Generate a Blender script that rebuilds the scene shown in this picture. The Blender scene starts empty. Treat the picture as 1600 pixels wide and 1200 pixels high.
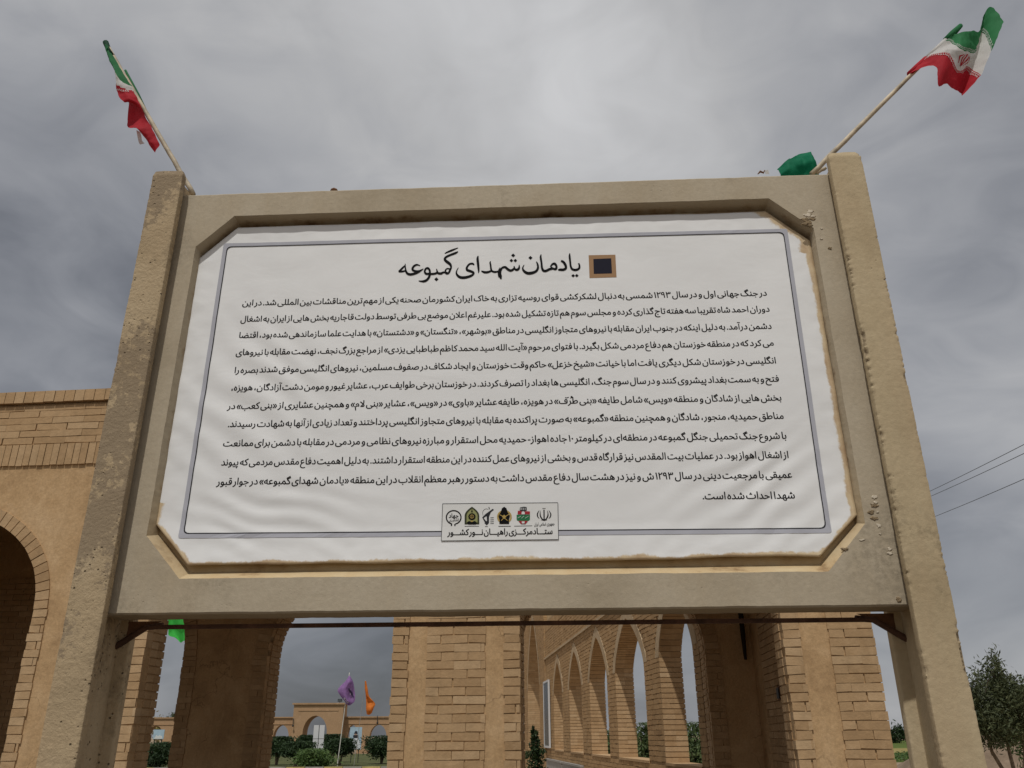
import bpy, math, random, re
from math import sin, cos, radians as R, pi, sqrt
from mathutils import Vector, Matrix, noise
from mathutils.geometry import tessellate_polygon
random.seed(7)
scene = bpy.context.scene
COL = scene.collection

# ------------------------------------------------------------------ camera
F_PX, PITCH, ROLL = 1300.0, 0.4001, -0.00484
CAM = Vector((0, 0, 1.6))
Fw = Vector((0, cos(PITCH), sin(PITCH)))
R0 = Vector((1, 0, 0)); U0 = R0.cross(Fw)
Rt = R0 * cos(ROLL) + U0 * sin(ROLL); Up = Rt.cross(Fw)
cam = bpy.data.cameras.new('camera'); cam_o = bpy.data.objects.new('camera', cam); COL.objects.link(cam_o)
cam.sensor_width = 36; cam.lens = 36 * F_PX / 1600; cam.clip_start = .05; cam.clip_end = 6000
M = Matrix((Rt, Up, -Fw)).transposed().to_4x4(); M.translation = CAM
cam_o.matrix_world = M
scene.camera = cam_o
scene.view_settings.view_transform = 'Standard'; scene.view_settings.look = 'None'
scene.view_settings.exposure = -0.06; scene.view_settings.gamma = 1

def ray(x, y):
    return Fw * F_PX + Rt * (x - 800) + Up * (600 - y)

# ------------------------------------------------------------------ sky
SUN_EL, SUN_TRAVEL = R(62), R(15.5)
w = bpy.data.worlds.new('World'); scene.world = w; w.use_nodes = True
nt = w.node_tree; N = nt.nodes; L = nt.links
bg = N['Background']; bg.inputs[1].default_value = .1
sky = N.new('ShaderNodeTexSky'); sky.sky_type = 'NISHITA'; sky.sun_disc = False
sky.sun_elevation = SUN_EL; sky.sun_rotation = pi + SUN_TRAVEL
tc = N.new('ShaderNodeTexCoord')
def wmath(op, a, b=None, c=None):
    n = N.new('ShaderNodeMath'); n.operation = op
    for i, v in enumerate((a, b, c)):
        if v is None: continue
        if isinstance(v, (int, float)): n.inputs[i].default_value = v
        else: L.new(v, n.inputs[i])
    return n.outputs[0]
mp = N.new('ShaderNodeMapping'); mp.inputs['Rotation'].default_value = (0, R(25), R(20)); mp.inputs['Scale'].default_value = (1.0, 1.0, 1.9)
L.new(tc.outputs['Generated'], mp.inputs[0])
n1 = N.new('ShaderNodeTexNoise'); n1.inputs['Scale'].default_value = 2.1; n1.inputs['Detail'].default_value = 7; n1.inputs['Roughness'].default_value = .47; n1.inputs['Distortion'].default_value = .6
L.new(mp.outputs[0], n1.inputs['Vector'])
def blob(px, py, tight, amt):           # a brighter or darker bank of cloud in one direction of the sky
    d = ray(px, py).normalized()
    v = N.new('ShaderNodeVectorMath'); v.operation = 'DOT_PRODUCT'; v.inputs[1].default_value = d
    L.new(tc.outputs['Generated'], v.inputs[0])
    e = wmath('POWER', wmath('MAXIMUM', v.outputs['Value'], 0.0), tight)
    return wmath('MULTIPLY', e, amt)
n2 = N.new('ShaderNodeTexNoise'); n2.inputs['Scale'].default_value = 6.5; n2.inputs['Detail'].default_value = 6; n2.inputs['Roughness'].default_value = .5; n2.inputs['Distortion'].default_value = 1.2
L.new(mp.outputs[0], n2.inputs['Vector'])
cl = wmath('ADD', wmath('MULTIPLY_ADD', n1.outputs['Fac'], 4.6, -2.3), wmath('MULTIPLY_ADD', n2.outputs['Fac'], 2.2, -1.1))
val = wmath('ADD', cl, 4.0)
for b in [(780, 140, 20, 1.75), (60, 400, 36, -1.5), (250, 250, 60, -.3), (1230, 150, 60, -.5), (1480, 330, 30, -.25), (1000, 60, 60, .35), (150, 20, 60, .2), (800, 1180, 11, -2.2), (60,1147, 12,-.5), (1500, 760, 60, -.15)]:
    val = wmath('ADD', val, blob(*b))
val = wmath('MAXIMUM', val, .8)
cr = N.new('ShaderNodeCombineColor')
# thin cloud is bluer, thick bright cloud is neutral
tw = N.new('ShaderNodeMapRange'); tw.inputs['From Min'].default_value = 2.0; tw.inputs['From Max'].default_value = 4.8
L.new(val, tw.inputs['Value'])
mx = N.new('ShaderNodeMix'); mx.data_type = 'RGBA'; mx.inputs[6].default_value = (.925, .965, 1.075, 1); mx.inputs[7].default_value = (1, 1, 1.01, 1)
L.new(tw.outputs[0], mx.inputs[0])
vm = N.new('ShaderNodeVectorMath'); vm.operation = 'SCALE'; L.new(mx.outputs[2], vm.inputs[0]); L.new(val, vm.inputs['Scale'])
mix = N.new('ShaderNodeMix'); mix.data_type = 'RGBA'; mix.inputs[0].default_value = .94
L.new(sky.outputs[0], mix.inputs[6]); L.new(vm.outputs[0], mix.inputs[7])
L.new(mix.outputs[2], bg.inputs[0])

# ------------------------------------------------------------------ sun
sl = bpy.data.lights.new('sun', 'SUN'); sl.energy = 2.5; sl.angle = R(1.2); sl.color = (1, .97, .92)
so = bpy.data.objects.new('sun', sl); COL.objects.link(so)
tr = Vector((sin(SUN_TRAVEL) * cos(SUN_EL), cos(SUN_TRAVEL) * cos(SUN_EL), -sin(SUN_EL)))
so.rotation_euler = tr.to_track_quat('-Z', 'Y').to_euler(); so.location = (-20, -40, 60)

# ------------------------------------------------------------------ helpers
def tag(o, label=None, cat=None, group=None, kind=None):
    if label: o['label'] = label
    if cat: o['category'] = cat
    if group: o['group'] = group
    if kind: o['kind'] = kind
    return o
def empty(name, loc=(0, 0, 0), rz=0):
    o = bpy.data.objects.new(name, None); COL.objects.link(o); o.location = loc; o.rotation_euler = (0, 0, rz); o.empty_display_size = .2
    return o
def link(name, me, m, parent=None):
    o = bpy.data.objects.new(name, me); COL.objects.link(o)
    for q in (m if isinstance(m, (list, tuple)) else [m]): me.materials.append(q)
    if parent: o.parent = parent
    return o
class MB:
    def __init__(s): s.v = []; s.f = []; s.t = []; s.uv = []; s.mi = []
    def add(s, vs, fs, t=.5, mi=0):
        b = len(s.v); s.v += [tuple(p) for p in vs]; s.f += [tuple(b + i for i in f) for f in fs]; s.t += [t] * len(vs); s.mi += [mi] * len(fs)
    def hexa(s, p, t=.5, mi=0):   # 8 corners: bottom ring 0-3, top ring 4-7
        s.add(p, [(3, 2, 1, 0), (4, 5, 6, 7), (0, 1, 5, 4), (1, 2, 6, 5), (2, 3, 7, 6), (3, 0, 4, 7)], t, mi)
    def box(s, x0, x1, y0, y1, z0, z1, t=.5, j=0, mi=0):
        p = [(x0, y0, z0), (x1, y0, z0), (x1, y1, z0), (x0, y1, z0), (x0, y0, z1), (x1, y0, z1), (x1, y1, z1), (x0, y1, z1)]
        if j: p = [tuple(c + random.uniform(-j, j) for c in q) for q in p]
        s.hexa(p, t, mi)
    def tube(s, pts, rad, n=8, t=.5, cap=True, mi=0):
        pts = [Vector(p) for p in pts]; b = len(s.v)
        if not isinstance(rad, (list, tuple)): rad = [rad] * len(pts)
        up = Vector((0, 0, 1)) if abs((pts[-1] - pts[0]).normalized().z) < .9 else Vector((1, 0, 0))
        vs = []
        for i, p in enumerate(pts):
            d = (pts[min(i + 1, len(pts) - 1)] - pts[max(i - 1, 0)]).normalized()
            a = d.cross(up).normalized(); c = a.cross(d)
            vs += [p + (a * cos(2 * pi * k / n) + c * sin(2 * pi * k / n)) * rad[i] for k in range(n)]
        fs = [(i * n + k, i * n + (k + 1) % n, (i + 1) * n + (k + 1) % n, (i + 1) * n + k) for i in range(len(pts) - 1) for k in range(n)]
        if cap: fs += [tuple(range(n))[::-1], tuple((len(pts) - 1) * n + k for k in range(n))]
        s.add(vs, fs, t, mi)
    def build(s, name, m, parent=None, smooth=False, loc=None):
        me = bpy.data.meshes.new(name); me.from_pydata(s.v, [], s.f)
        a = me.attributes.new('tone', 'FLOAT', 'POINT'); a.data.foreach_set('value', s.t)
        if any(s.mi): me.polygons.foreach_set('material_index', s.mi)
        if smooth: me.polygons.foreach_set('use_smooth', [True] * len(me.polygons))
        me.update()
        o = link(name, me, m, parent)
        if loc: o.location = loc
        return o
def hslice(outline, holes, y0, y1):
    """solid slab from a 2-D (x,z) outline with holes, between depths y0 (front) and y1 (back)"""
    mb = MB(); loops = [[Vector((x, z, 0)) for x, z in lp] for lp in [outline] + holes]
    flat = [p for lp in loops for p in lp]; n = len(flat)
    tris = tessellate_polygon(loops)
    fs = []
    for t in tris:
        a, b, c = (flat[i] for i in t)
        ccw = (b - a).cross(c - a).z > 0
        t = t if ccw else t[::-1]
        fs.append(tuple(t)); fs.append(tuple(i + n for i in t[::-1]))
    k = 0
    for li, lp in enumerate(loops):
        m = len(lp); area = sum(lp[i].x * lp[(i + 1) % m].y - lp[(i + 1) % m].x * lp[i].y for i in range(m))
        for i in range(m):
            a, b = k + i, k + (i + 1) % m
            q = (b, a, a + n, b + n)
            if (area > 0) == (li > 0): q = q[::-1]
            fs.append(q)
        k += m
    mb.add([(p.x, y0, p.y) for p in flat] + [(p.x, y1, p.y) for p in flat], fs)
    return mb

# ------------------------------------------------------------------ materials
def mat(name, base, rough=.85, spec=.3):
    m = bpy.data.materials.new(name); m.use_nodes = True; b = m.node_tree.nodes['Principled BSDF']
    b.inputs['Base Color'].default_value = (*base, 1); b.inputs['Roughness'].default_value = rough; b.inputs['Specular IOR Level'].default_value = spec
    return m
class NG:
    def __init__(s, m): s.m = m; s.t = m.node_tree; s.n = s.t.nodes; s.b = s.n['Principled BSDF']; s.co = s.n.new('ShaderNodeTexCoord').outputs['Object']
    def ln(s, a, b): s.t.links.new(a, b)
    def map(s, sc=(1, 1, 1), loc=(0, 0, 0), src=None):
        q = s.n.new('ShaderNodeMapping'); q.inputs['Scale'].default_value = sc; q.inputs['Location'].default_value = loc; s.ln(src or s.co, q.inputs[0]); return q.outputs[0]
    def noise(s, scale, det=5, rough=.55, vec=None, dist=0):
        q = s.n.new('ShaderNodeTexNoise'); q.inputs['Scale'].default_value = scale; q.inputs['Detail'].default_value = det; q.inputs['Roughness'].default_value = rough; q.inputs['Distortion'].default_value = dist
        s.ln(vec or s.co, q.inputs['Vector']); return q.outputs['Fac']
    def ramp(s, fac, stops):
        q = s.n.new('ShaderNodeValToRGB'); e = q.color_ramp.elements
        while len(e) < len(stops): e.new(.5)
        for i, (p, c) in enumerate(stops): e[i].position = p; e[i].color = (*c, 1) if len(c) == 3 else c
        s.ln(fac, q.inputs[0]); return q.outputs[0]
    def mix(s, fac, a, b, mode='MIX'):
        q = s.n.new('ShaderNodeMix'); q.data_type = 'RGBA'; q.blend_type = mode
        for i, v in ((0, fac), (6, a), (7, b)):
            if isinstance(v, (int, float)): q.inputs[i].default_value = v
            elif isinstance(v, tuple): q.inputs[i].default_value = (*v, 1)
            else: s.ln(v, q.inputs[i])
        return q.outputs[2]
    def math(s, op, a, b=None):
        q = s.n.new('ShaderNodeMath'); q.operation = op
        for i, v in enumerate((a, b)):
            if v is None: continue
            if isinstance(v, (int, float)): q.inputs[i].default_value = v
            else: s.ln(v, q.inputs[i])
        return q.outputs[0]
    def attr(s, name):
        q = s.n.new('ShaderNodeAttribute'); q.attribute_name = name; return q
    def bump(s, h, st=.5, d=.01, chain=None):
        q = s.n.new('ShaderNodeBump'); q.inputs['Strength'].default_value = st; q.inputs['Distance'].default_value = d; s.ln(h, q.inputs['Height'])
        if chain: s.ln(chain, q.inputs['Normal'])
        s.ln(q.outputs[0], s.b.inputs['Normal']); return q.outputs[0]
    def color(s, c): s.ln(c, s.b.inputs['Base Color'])

def concrete(name, dark, mid, light, pits=.5, warm=(.42, .31, .19), crack=0, flaking=0, edge=0):
    m = mat(name, mid, .9, .2); g = NG(m)
    big = g.noise(2.3, 6, .6); c = g.ramp(big, [(.3, dark), (.5, mid), (.72, light)])
    st = g.noise(1.0, 6, .65, g.map((5, 5, .8)))
    c = g.mix(g.ramp(st, [(.48, (0, 0, 0)), (.7, (.55, .55, .55))]), c, warm)
    fine = g.noise(60, 4, .6); c = g.mix(.35, c, g.ramp(fine, [(.3, (.45, .45, .45)), (.7, (.62, .62, .62))]), 'OVERLAY')
    vo = g.n.new('ShaderNodeTexVoronoi'); vo.inputs['Scale'].default_value = 46; g.ln(g.co, vo.inputs['Vector'])
    pm = g.noise(7, 3, .6)
    pit = g.math('MULTIPLY', g.ramp(vo.outputs['Distance'], [(.05, (1, 1, 1)), (.2, (0, 0, 0))]), g.ramp(pm, [(.62 - .16 * pits, (0, 0, 0)), (.72 - .16 * pits, (1, 1, 1))]))
    c = g.mix(g.math('MULTIPLY', pit, pits), c, tuple(x * .35 for x in dark))
    # grey lichen-like blotches and hairline cracks
    bl = g.math('MULTIPLY', g.ramp(g.noise(2.7, 4, .6, g.map((1, 1, .7), (3, 1, 7))), [(.56, (0, 0, 0)), (.68, (1, 1, 1))]), g.ramp(g.noise(45, 4, .7), [(.42, (0, 0, 0)), (.6, (1, 1, 1))]))
    c = g.mix(g.math('MULTIPLY', bl, .3 + pits * .4), c, tuple(x * .38 for x in dark))
    vc = g.n.new('ShaderNodeTexVoronoi'); vc.feature = 'DISTANCE_TO_EDGE'; vc.inputs['Scale'].default_value = 2.3
    wv = g.n.new('ShaderNodeTexNoise'); wv.inputs['Scale'].default_value = 4; wv.inputs['Detail'].default_value = 6; g.ln(g.co, wv.inputs['Vector'])
    va = g.n.new('ShaderNodeVectorMath'); va.operation = 'MULTIPLY_ADD'; va.inputs[1].default_value = (.35, .35, .35); g.ln(wv.outputs['Color'], va.inputs[0]); g.ln(g.co, va.inputs[2]); g.ln(va.outputs[0], vc.inputs['Vector'])
    ck = g.math('MULTIPLY', g.ramp(vc.outputs['Distance'], [(.0, (1, 1, 1)), (.006, (0, 0, 0))]), g.ramp(g.noise(1.6, 3, .5, g.map((1, 1, 1), (9, 4, 2))), [(.52, (0, 0, 0)), (.6, (.6, .6, .6))]))
    c = g.mix(g.math('MULTIPLY', ck, crack), c, tuple(x * .4 for x in dark))
    if edge: c = g.mix(g.math('MULTIPLY', g.attr('tone').outputs['Fac'], edge), c, g.ramp(g.noise(120, 4, .7), [(.35, (.1, .07, .04)), (.6, (.36, .28, .18))]))
    if flaking:                                    # the thin skim coat has come off in patches
        fm = g.math('ADD', g.noise(2.1, 3, .5, g.map((1, 1, .8), (2, 5, 1))), g.math('MULTIPLY', g.math('SUBTRACT', g.noise(38, 6, .75), .5), .5))
        c = g.mix(g.math('MULTIPLY', g.ramp(fm, [(.53, (0, 0, 0)), (.56, (1, 1, 1))]), flaking), c, (.255, .195, .13))
    g.color(c)
    b = g.bump(g.noise(26, 6, .65), .25 + .3 * pits, .006); b = g.bump(g.noise(85, 5, .7), .9 * pits, .004, b); g.bump(g.math('SUBTRACT', 1.0, pit), pits, .006, b)
    return m
M_POST = concrete('weathered concrete', (.31, .235, .145), (.425, .325, .20), (.48, .38, .245), .95, flaking=.8, crack=.3, edge=.6)
M_POST_R = concrete('tan concrete', (.375, .295, .18), (.455, .365, .23), (.50, .41, .27), .3, edge=.9)
M_PANEL = concrete('smooth concrete', (.36, .30, .212), (.43, .366, .268), (.475, .415, .315), .22, (.40, .325, .22))
def stained():
    m = mat('glue stained concrete', (.35, .27, .16), .85); g = NG(m)
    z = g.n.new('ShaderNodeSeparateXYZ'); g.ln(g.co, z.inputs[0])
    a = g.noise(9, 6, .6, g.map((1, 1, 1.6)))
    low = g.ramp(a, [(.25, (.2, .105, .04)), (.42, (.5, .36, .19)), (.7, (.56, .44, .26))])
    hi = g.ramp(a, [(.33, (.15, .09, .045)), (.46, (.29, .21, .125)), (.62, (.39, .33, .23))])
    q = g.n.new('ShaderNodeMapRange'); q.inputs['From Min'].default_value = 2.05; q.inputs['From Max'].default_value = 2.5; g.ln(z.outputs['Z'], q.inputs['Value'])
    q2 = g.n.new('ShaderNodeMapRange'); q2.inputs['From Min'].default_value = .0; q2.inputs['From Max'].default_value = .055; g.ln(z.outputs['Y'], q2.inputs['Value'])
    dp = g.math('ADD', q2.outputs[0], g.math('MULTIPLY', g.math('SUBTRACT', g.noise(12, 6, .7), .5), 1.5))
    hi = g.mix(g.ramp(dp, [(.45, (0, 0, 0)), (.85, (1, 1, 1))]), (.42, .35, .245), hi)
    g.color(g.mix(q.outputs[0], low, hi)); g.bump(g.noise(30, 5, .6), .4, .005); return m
M_STAIN = stained()
def brick_tone(name, a, b, c, grime=(.16, .11, .06)):
    m = mat(name, b, .92, .15); g = NG(m); t = g.attr('tone').outputs['Fac']
    col = g.ramp(t, [(0, a), (.5, b), (1, c)])
    col = g.mix(.5, col, g.ramp(g.noise(14, 6, .65), [(.3, (.38, .38, .38)), (.7, (.62, .62, .62))]), 'OVERLAY')
    col = g.mix(g.ramp(g.noise(1.3, 5, .6), [(.52, (0, 0, 0)), (.8, (.4, .4, .4))]), col, grime)
    col = g.mix(g.ramp(g.noise(2.6, 6, .68, None, .6), [(.54, (0, 0, 0)), (.72, (.45, .45, .45))]), col, tuple(min(.62, x * 1.35 + .05) for x in b))
    g.color(col); g.bump(g.noise(40, 5, .65), .5, .006); return m
M_BRICK = brick_tone('buff brick', (.35, .224, .116), (.435, .288, .155), (.51, .36, .21))
M_BRICK2 = brick_tone('grey buff brick', (.33, .205, .10), (.40, .255, .125), (.46, .30, .155))
M_FAR = brick_tone('far buff brick', (.34, .215, .12), (.40, .255, .145), (.44, .29, .17))
def plaster(name, a, b, c):
    m = mat(name, b, .95, .1); g = NG(m)
    col = g.ramp(g.noise(2.2, 8, .68), [(.33, tuple(x * .9 for x in a)), (.5, b), (.67, c)])
    col = g.mix(g.ramp(g.noise(1.1, 6, .7, g.map((3, 3, .6))), [(.5, (0, 0, 0)), (.78, (.5, .5, .5))]), col, tuple(x * .72 for x in a))
    col = g.mix(g.ramp(g.noise(5, 4, .6, None, .8), [(.56, (0, 0, 0)), (.66, (.5, .5, .5))]), col, tuple(x * 1.06 for x in c))
    col = g.mix(.4, col, g.ramp(g.noise(48, 6, .7), [(.35, (.36, .36, .36)), (.65, (.64, .64, .64))]), 'OVERLAY')
    wv = g.n.new('ShaderNodeTexNoise'); wv.inputs['Scale'].default_value = 5; wv.inputs['Detail'].default_value = 6; g.ln(g.co, wv.inputs['Vector'])
    va = g.n.new('ShaderNodeVectorMath'); va.operation = 'MULTIPLY_ADD'; va.inputs[1].default_value = (.3, .3, .3); g.ln(wv.outputs['Color'], va.inputs[0]); g.ln(g.co, va.inputs[2])
    vc = g.n.new('ShaderNodeTexVoronoi'); vc.feature = 'DISTANCE_TO_EDGE'; vc.inputs['Scale'].default_value = 1.6; g.ln(va.outputs[0], vc.inputs['Vector'])
    ck = g.math('MULTIPLY', g.ramp(vc.outputs['Distance'], [(.0, (1, 1, 1)), (.009, (0, 0, 0))]), g.ramp(g.noise(1.9, 3, .5), [(.5, (0, 0, 0)), (.6, (.7, .7, .7))]))
    col = g.mix(ck, col, tuple(x * .5 for x in a))
    g.color(col); g.bump(g.noise(22, 6, .65), .55, .008); return m
M_PLAS = plaster('mud plaster', (.41, .262, .135), (.49, .325, .172), (.55, .38, .215))
M_MORTAR = plaster('mortar', (.30, .2, .11), (.36, .25, .14), (.4, .29, .17))
M_ARCHV = plaster('archivolt render', (.40, .29, .18), (.46, .345, .215), (.5, .385, .25))
def simple(name, col, rough=.8, var=.25, scale=8, bump=0):
    m = mat(name, col, rough); g = NG(m)
    g.color(g.ramp(g.noise(scale, 5, .6), [(.3, tuple(x * (1 - var) for x in col)), (.7, tuple(min(1, x * (1 + var)) for x in col))]))
    if bump: g.bump(g.noise(scale * 3, 5, .6), bump, .01)
    return m
M_RUST = simple('rusty steel', (.09, .045, .028), .75, .5, 20, .3)
M_RUSTP = simple('rusty plate', (.17, .085, .045), .8, .4, 12, .3)
M_INK = mat('black ink', (.006, .006, .007), .8, .1)
M_INKD = mat('dark grey ink', (.03, .03, .034), .8, .1)
M_BAND = mat('grey lilac print', (.43, .435, .48), .8, .12)
M_BROWN = mat('brown print', (.36, .22, .12), .8, .12)
M_NAVY = mat('blue black print', (.018, .018, .03), .8, .12)
M_OLIVE = mat('olive print', (.30, .31, .13), .8, .12)
M_OLIVED = mat('dark olive print', (.05, .055, .03), .8, .12)
M_GOLD = mat('gold print', (.45, .32, .1), .8, .12)
M_REDP = mat('red print', (.35, .03, .04), .8, .12)
M_GREENP = mat('green print', (.03, .17, .07), .8, .12)
M_WHITEP = mat('white print', (.72, .72, .7), .8, .12)
M_PINK = mat('pink print', (.6, .4, .38), .8, .12)
def banner_mat():
    m = mat('vinyl banner', (.79, .79, .78), .55, .35); g = NG(m)
    c = g.ramp(g.noise(2.2, 5, .6), [(.3, (.755, .757, .75)), (.7, (.81, .812, .805))])
    s = g.attr('stain').outputs['Fac']
    k = g.noise(9, 8, .72, g.map((1, 1, .7)))
    f = g.ramp(g.math('ADD', s, g.math('MULTIPLY', g.math('SUBTRACT', k, .5), 1.3)), [(.5, (0, 0, 0)), (.66, (1, 1, 1))])
    tan = g.ramp(g.noise(17, 4, .6), [(.3, (.40, .24, .09)), (.65, (.62, .47, .25))])
    g.color(g.mix(g.math('MULTIPLY', f, .85), c, tan)); g.bump(g.noise(5, 4, .5, g.map((1, 1, 1.8), (0, 0, 0)), .5), .10, .02); return m
M_BANNER = banner_mat()
def leafmat(name, a, b, c):
    m = mat(name, b, .6, .3); g = NG(m); g.color(g.ramp(g.attr('tone').outputs['Fac'], [(0, a), (.5, b), (1, c)]))
    t = g.n.new('ShaderNodeBsdfTranslucent'); g.ln(g.b.inputs['Base Color'].links[0].from_socket, t.inputs[0])
    x = g.n.new('ShaderNodeMixShader'); x.inputs[0].default_value = .25; g.ln(g.b.outputs[0], x.inputs[1]); g.ln(t.outputs[0], x.inputs[2]); g.ln(x.outputs[0], g.n['Material Output'].inputs[0]); return m
M_HEDGE = leafmat('hedge leaves', (.014, .028, .010), (.026, .05, .017), (.05, .085, .028))
M_SHRUB = leafmat('bright shrub leaves', (.045, .08, .022), (.08, .14, .04), (.13, .2, .06))
M_TREE = leafmat('grey green leaves', (.04, .05, .022), (.07, .085, .036), (.13, .145, .07))
M_REED = leafmat('reed leaves', (.05, .08, .03), (.09, .13, .045), (.15, .19, .08))
M_DRY = leafmat('dry leaves', (.2, .17, .06), (.3, .25, .09), (.42, .36, .16))
M_BARK = simple('bark', (.16, .12, .08), .9, .4, 20, .4)
M_POLE = simple('worn painted pole', (.42, .35, .25), .6, .45, 14, .2)
M_WHITEPOLE = simple('white pole', (.6, .58, .52), .6, .2, 10)
def cloth(name, col, fold=.2):
    m = mat(name, col, .75, .2); g = NG(m)
    g.color(g.ramp(g.noise(5, 4, .5), [(.3, tuple(x * (1 - fold) for x in col)), (.7, tuple(min(1, x * (1 + fold)) for x in col))]))
    t = g.n.new('ShaderNodeBsdfTranslucent'); g.ln(g.b.inputs['Base Color'].links[0].from_socket, t.inputs[0])
    x = g.n.new('ShaderNodeMixShader'); x.inputs[0].default_value = .42; g.ln(g.b.outputs[0], x.inputs[1]); g.ln(t.outputs[0], x.inputs[2]); g.ln(x.outputs[0], g.n['Material Output'].inputs[0]); return m
M_FG = cloth('green cloth', (.035, .2, .075)); M_FW = cloth('white cloth', (.68, .67, .65), .06); M_FR = cloth('red cloth', (.46, .022, .035))
M_EMER = cloth('emerald cloth', (.008, .2, .10)); M_LIME = cloth('bright green cloth', (.06, .5, .08)); M_PURP = cloth('purple cloth', (.34, .19, .43)); M_ORNG = cloth('orange cloth', (.72, .21, .035))
M_STEEL = mat('white painted metal', (.62, .62, .62), .5, .4)
M_BLACK = mat('black metal', (.02, .02, .02), .5, .4)
M_WIRE = mat('black wire', (.03, .03, .032), .6, .3)
M_GLASS = mat('dark glossy print', (.06, .075, .085), .25, .5)
M_STONE = simple('grey stone', (.33, .31, .28), .7, .2, 6, .2)
M_STONEL = simple('pale stone', (.46, .43, .38), .7, .15, 6, .2)

# ------------------------------------------------------------------ sign frame
SO = Vector((-.04097, 2.80933, 0)); SZ = 2.82618; SYAW = .04597
Sd = Vector((cos(SYAW), -sin(SYAW), 0)); Sn = Vector((sin(SYAW), cos(SYAW), 0))
def sl_(x, y, w=0):
    """photo pixel -> (u, v) on the sign's own plane, w metres in front of the panel face"""
    r = ray(x, y); o = SO - Sn * w; t = (o - CAM).dot(Sn) / r.dot(Sn); p = CAM + r * t - o
    return p.dot(Sd), p.z - SZ
def spt(x, y, w=0):
    u, v = sl_(x, y, w); return Vector((u, -w, v + SZ))
def sworld(u, v, w): return SO + Sd * u - Sn * w + Vector((0, 0, v + SZ))
sign = empty('information_sign', SO, -SYAW)
tag(sign, 'large precast concrete sign frame on two H-shaped posts holding the printed banner', 'sign')

def nz(x, y, z): return noise.noise(Vector((x, y, z)))
def post(side, m, label):
    uo, ui = 1.432, 1.304
    half = (uo - ui) / 2; uc = side * (uo + ui) / 2
    yf, yf2, yb2, yb = -.062, -.026, .152, .19
    web = .024
    prof = [(-half, yf), (half, yf), (half, yf2), (web, yf2 + .006), (web, yb2 - .006), (half, yb2), (half, yb), (-half, yb), (-half, yb2), (-web, yb2 - .006), (-web, yf2 + .006), (-half, yf2)]
    P = []; n = len(prof); conv = {0, 1, 2, 5, 6, 7, 8, 11}
    for i in range(n):
        p = Vector(prof[i]); a = Vector(prof[i - 1]); b = Vector(prof[(i + 1) % n])
        if i in conv:
            P.append((p + (a - p).normalized() * .013, 0.0)); P.append((p + (a - p).normalized() * .005, 1.0)); P.append((p + ((a - p).normalized() + (b - p).normalized()) * .0015, 1.0)); P.append((p + (b - p).normalized() * .005, 1.0)); P.append((p + (b - p).normalized() * .013, 0.0))
        else: P.append((p, 0.0))
        d = (b - p).length; k = int(d / .02)
        for j in range(1, k): P.append((p + (b - p) * j / k, .0))
    H = SZ + (.925 if side < 0 else .905); rings = 620; mb = MB(); c = len(P)
    vs = []; tn = []
    for r in range(rings + 1):
        z = H * r / rings; top = max(0, 1 - (H - z) / .02)
        for q, e in P:
            x, y = q; wx, wz = x + uc, z
            amp = .0022 if side < 0 else .0016
            dn = nz(wx * 5, y * 5, wz * 5) * amp * .6 + nz(wx * 60, y * 60, wz * 60) * amp * .3
            chip = 0
            if e and y < 0:
                k1 = nz(wx * 6 + 31, y * 3, wz * 7); k2 = nz(wx * 9, y * 5 + 9, wz * 70); k3 = nz(wx * 20, y * 9 + 4, wz * 150)
                ed = .2 if side < 0 else .6
                chip = max(0, k2 * .8 + k1 * .9 - .25) * .012 * ed + max(0, k3 + k1 * .9 - .1) * .007 * ed + max(0, nz(wx * 4 + 7, y, wz * 17) - .5) * .04 * ed
            sx = 1 - (chip + max(0, dn) * .7 * e) / half
            edge_in = top * .006; tn.append(min(1, chip * 220))
            vs.append((uc + x * sx - math.copysign(edge_in, x) * (1 if abs(x) > .03 else 0), y + chip * (1 if y < 0 else -1) + dn + (edge_in if y < -.04 else 0), z + (nz(wx * 14, y * 14, 3) * .006 if r == rings else 0)))
    fs = [(r * c + k, r * c + (k + 1) % c, (r + 1) * c + (k + 1) % c, (r + 1) * c + k) for r in range(rings) for k in range(c)]
    fs.append(tuple(rings * c + k for k in range(c)))
    mb.add(vs, fs); mb.t = tn
    o = mb.build('post', m, sign, True); o['label'] = label
    md = o.modifiers.new('es', 'EDGE_SPLIT'); md.split_angle = R(38)
    return o
post(-1, M_POST, 'pitted brown concrete post on the left'); post(1, M_POST_R, 'smoother tan concrete post with chipped edges on the right')

OCT_O = [(-1.233, -.58), (-1.095, -.729), (1.079, -.733), (1.224, -.576), (1.221, .593), (1.066, .737), (-1.09, .734), (-1.231, .593)]
OCT_I = [(-1.215, -.565), (-1.082, -.698), (1.07, -.70), (1.21, -.562), (1.21, .577), (1.062, .716), (-1.082, .716), (-1.217, .577)]
def dens(poly, step, jit, seed):
    out = []
    for i, p in enumerate(poly):
        a = Vector(p); b = Vector(poly[(i + 1) % len(poly)]); k = max(2, int((b - a).length / step)); nn = Vector((-(b - a).y, (b - a).x)).normalized()
        for j in range(k):
            q = a + (b - a) * j / k
            out.append(q + nn * (nz(q.x * 7 + seed, q.y * 7, seed) * jit + nz(q.x * 30, q.y * 30 + seed, 1) * jit * .7))
    return out
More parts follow.
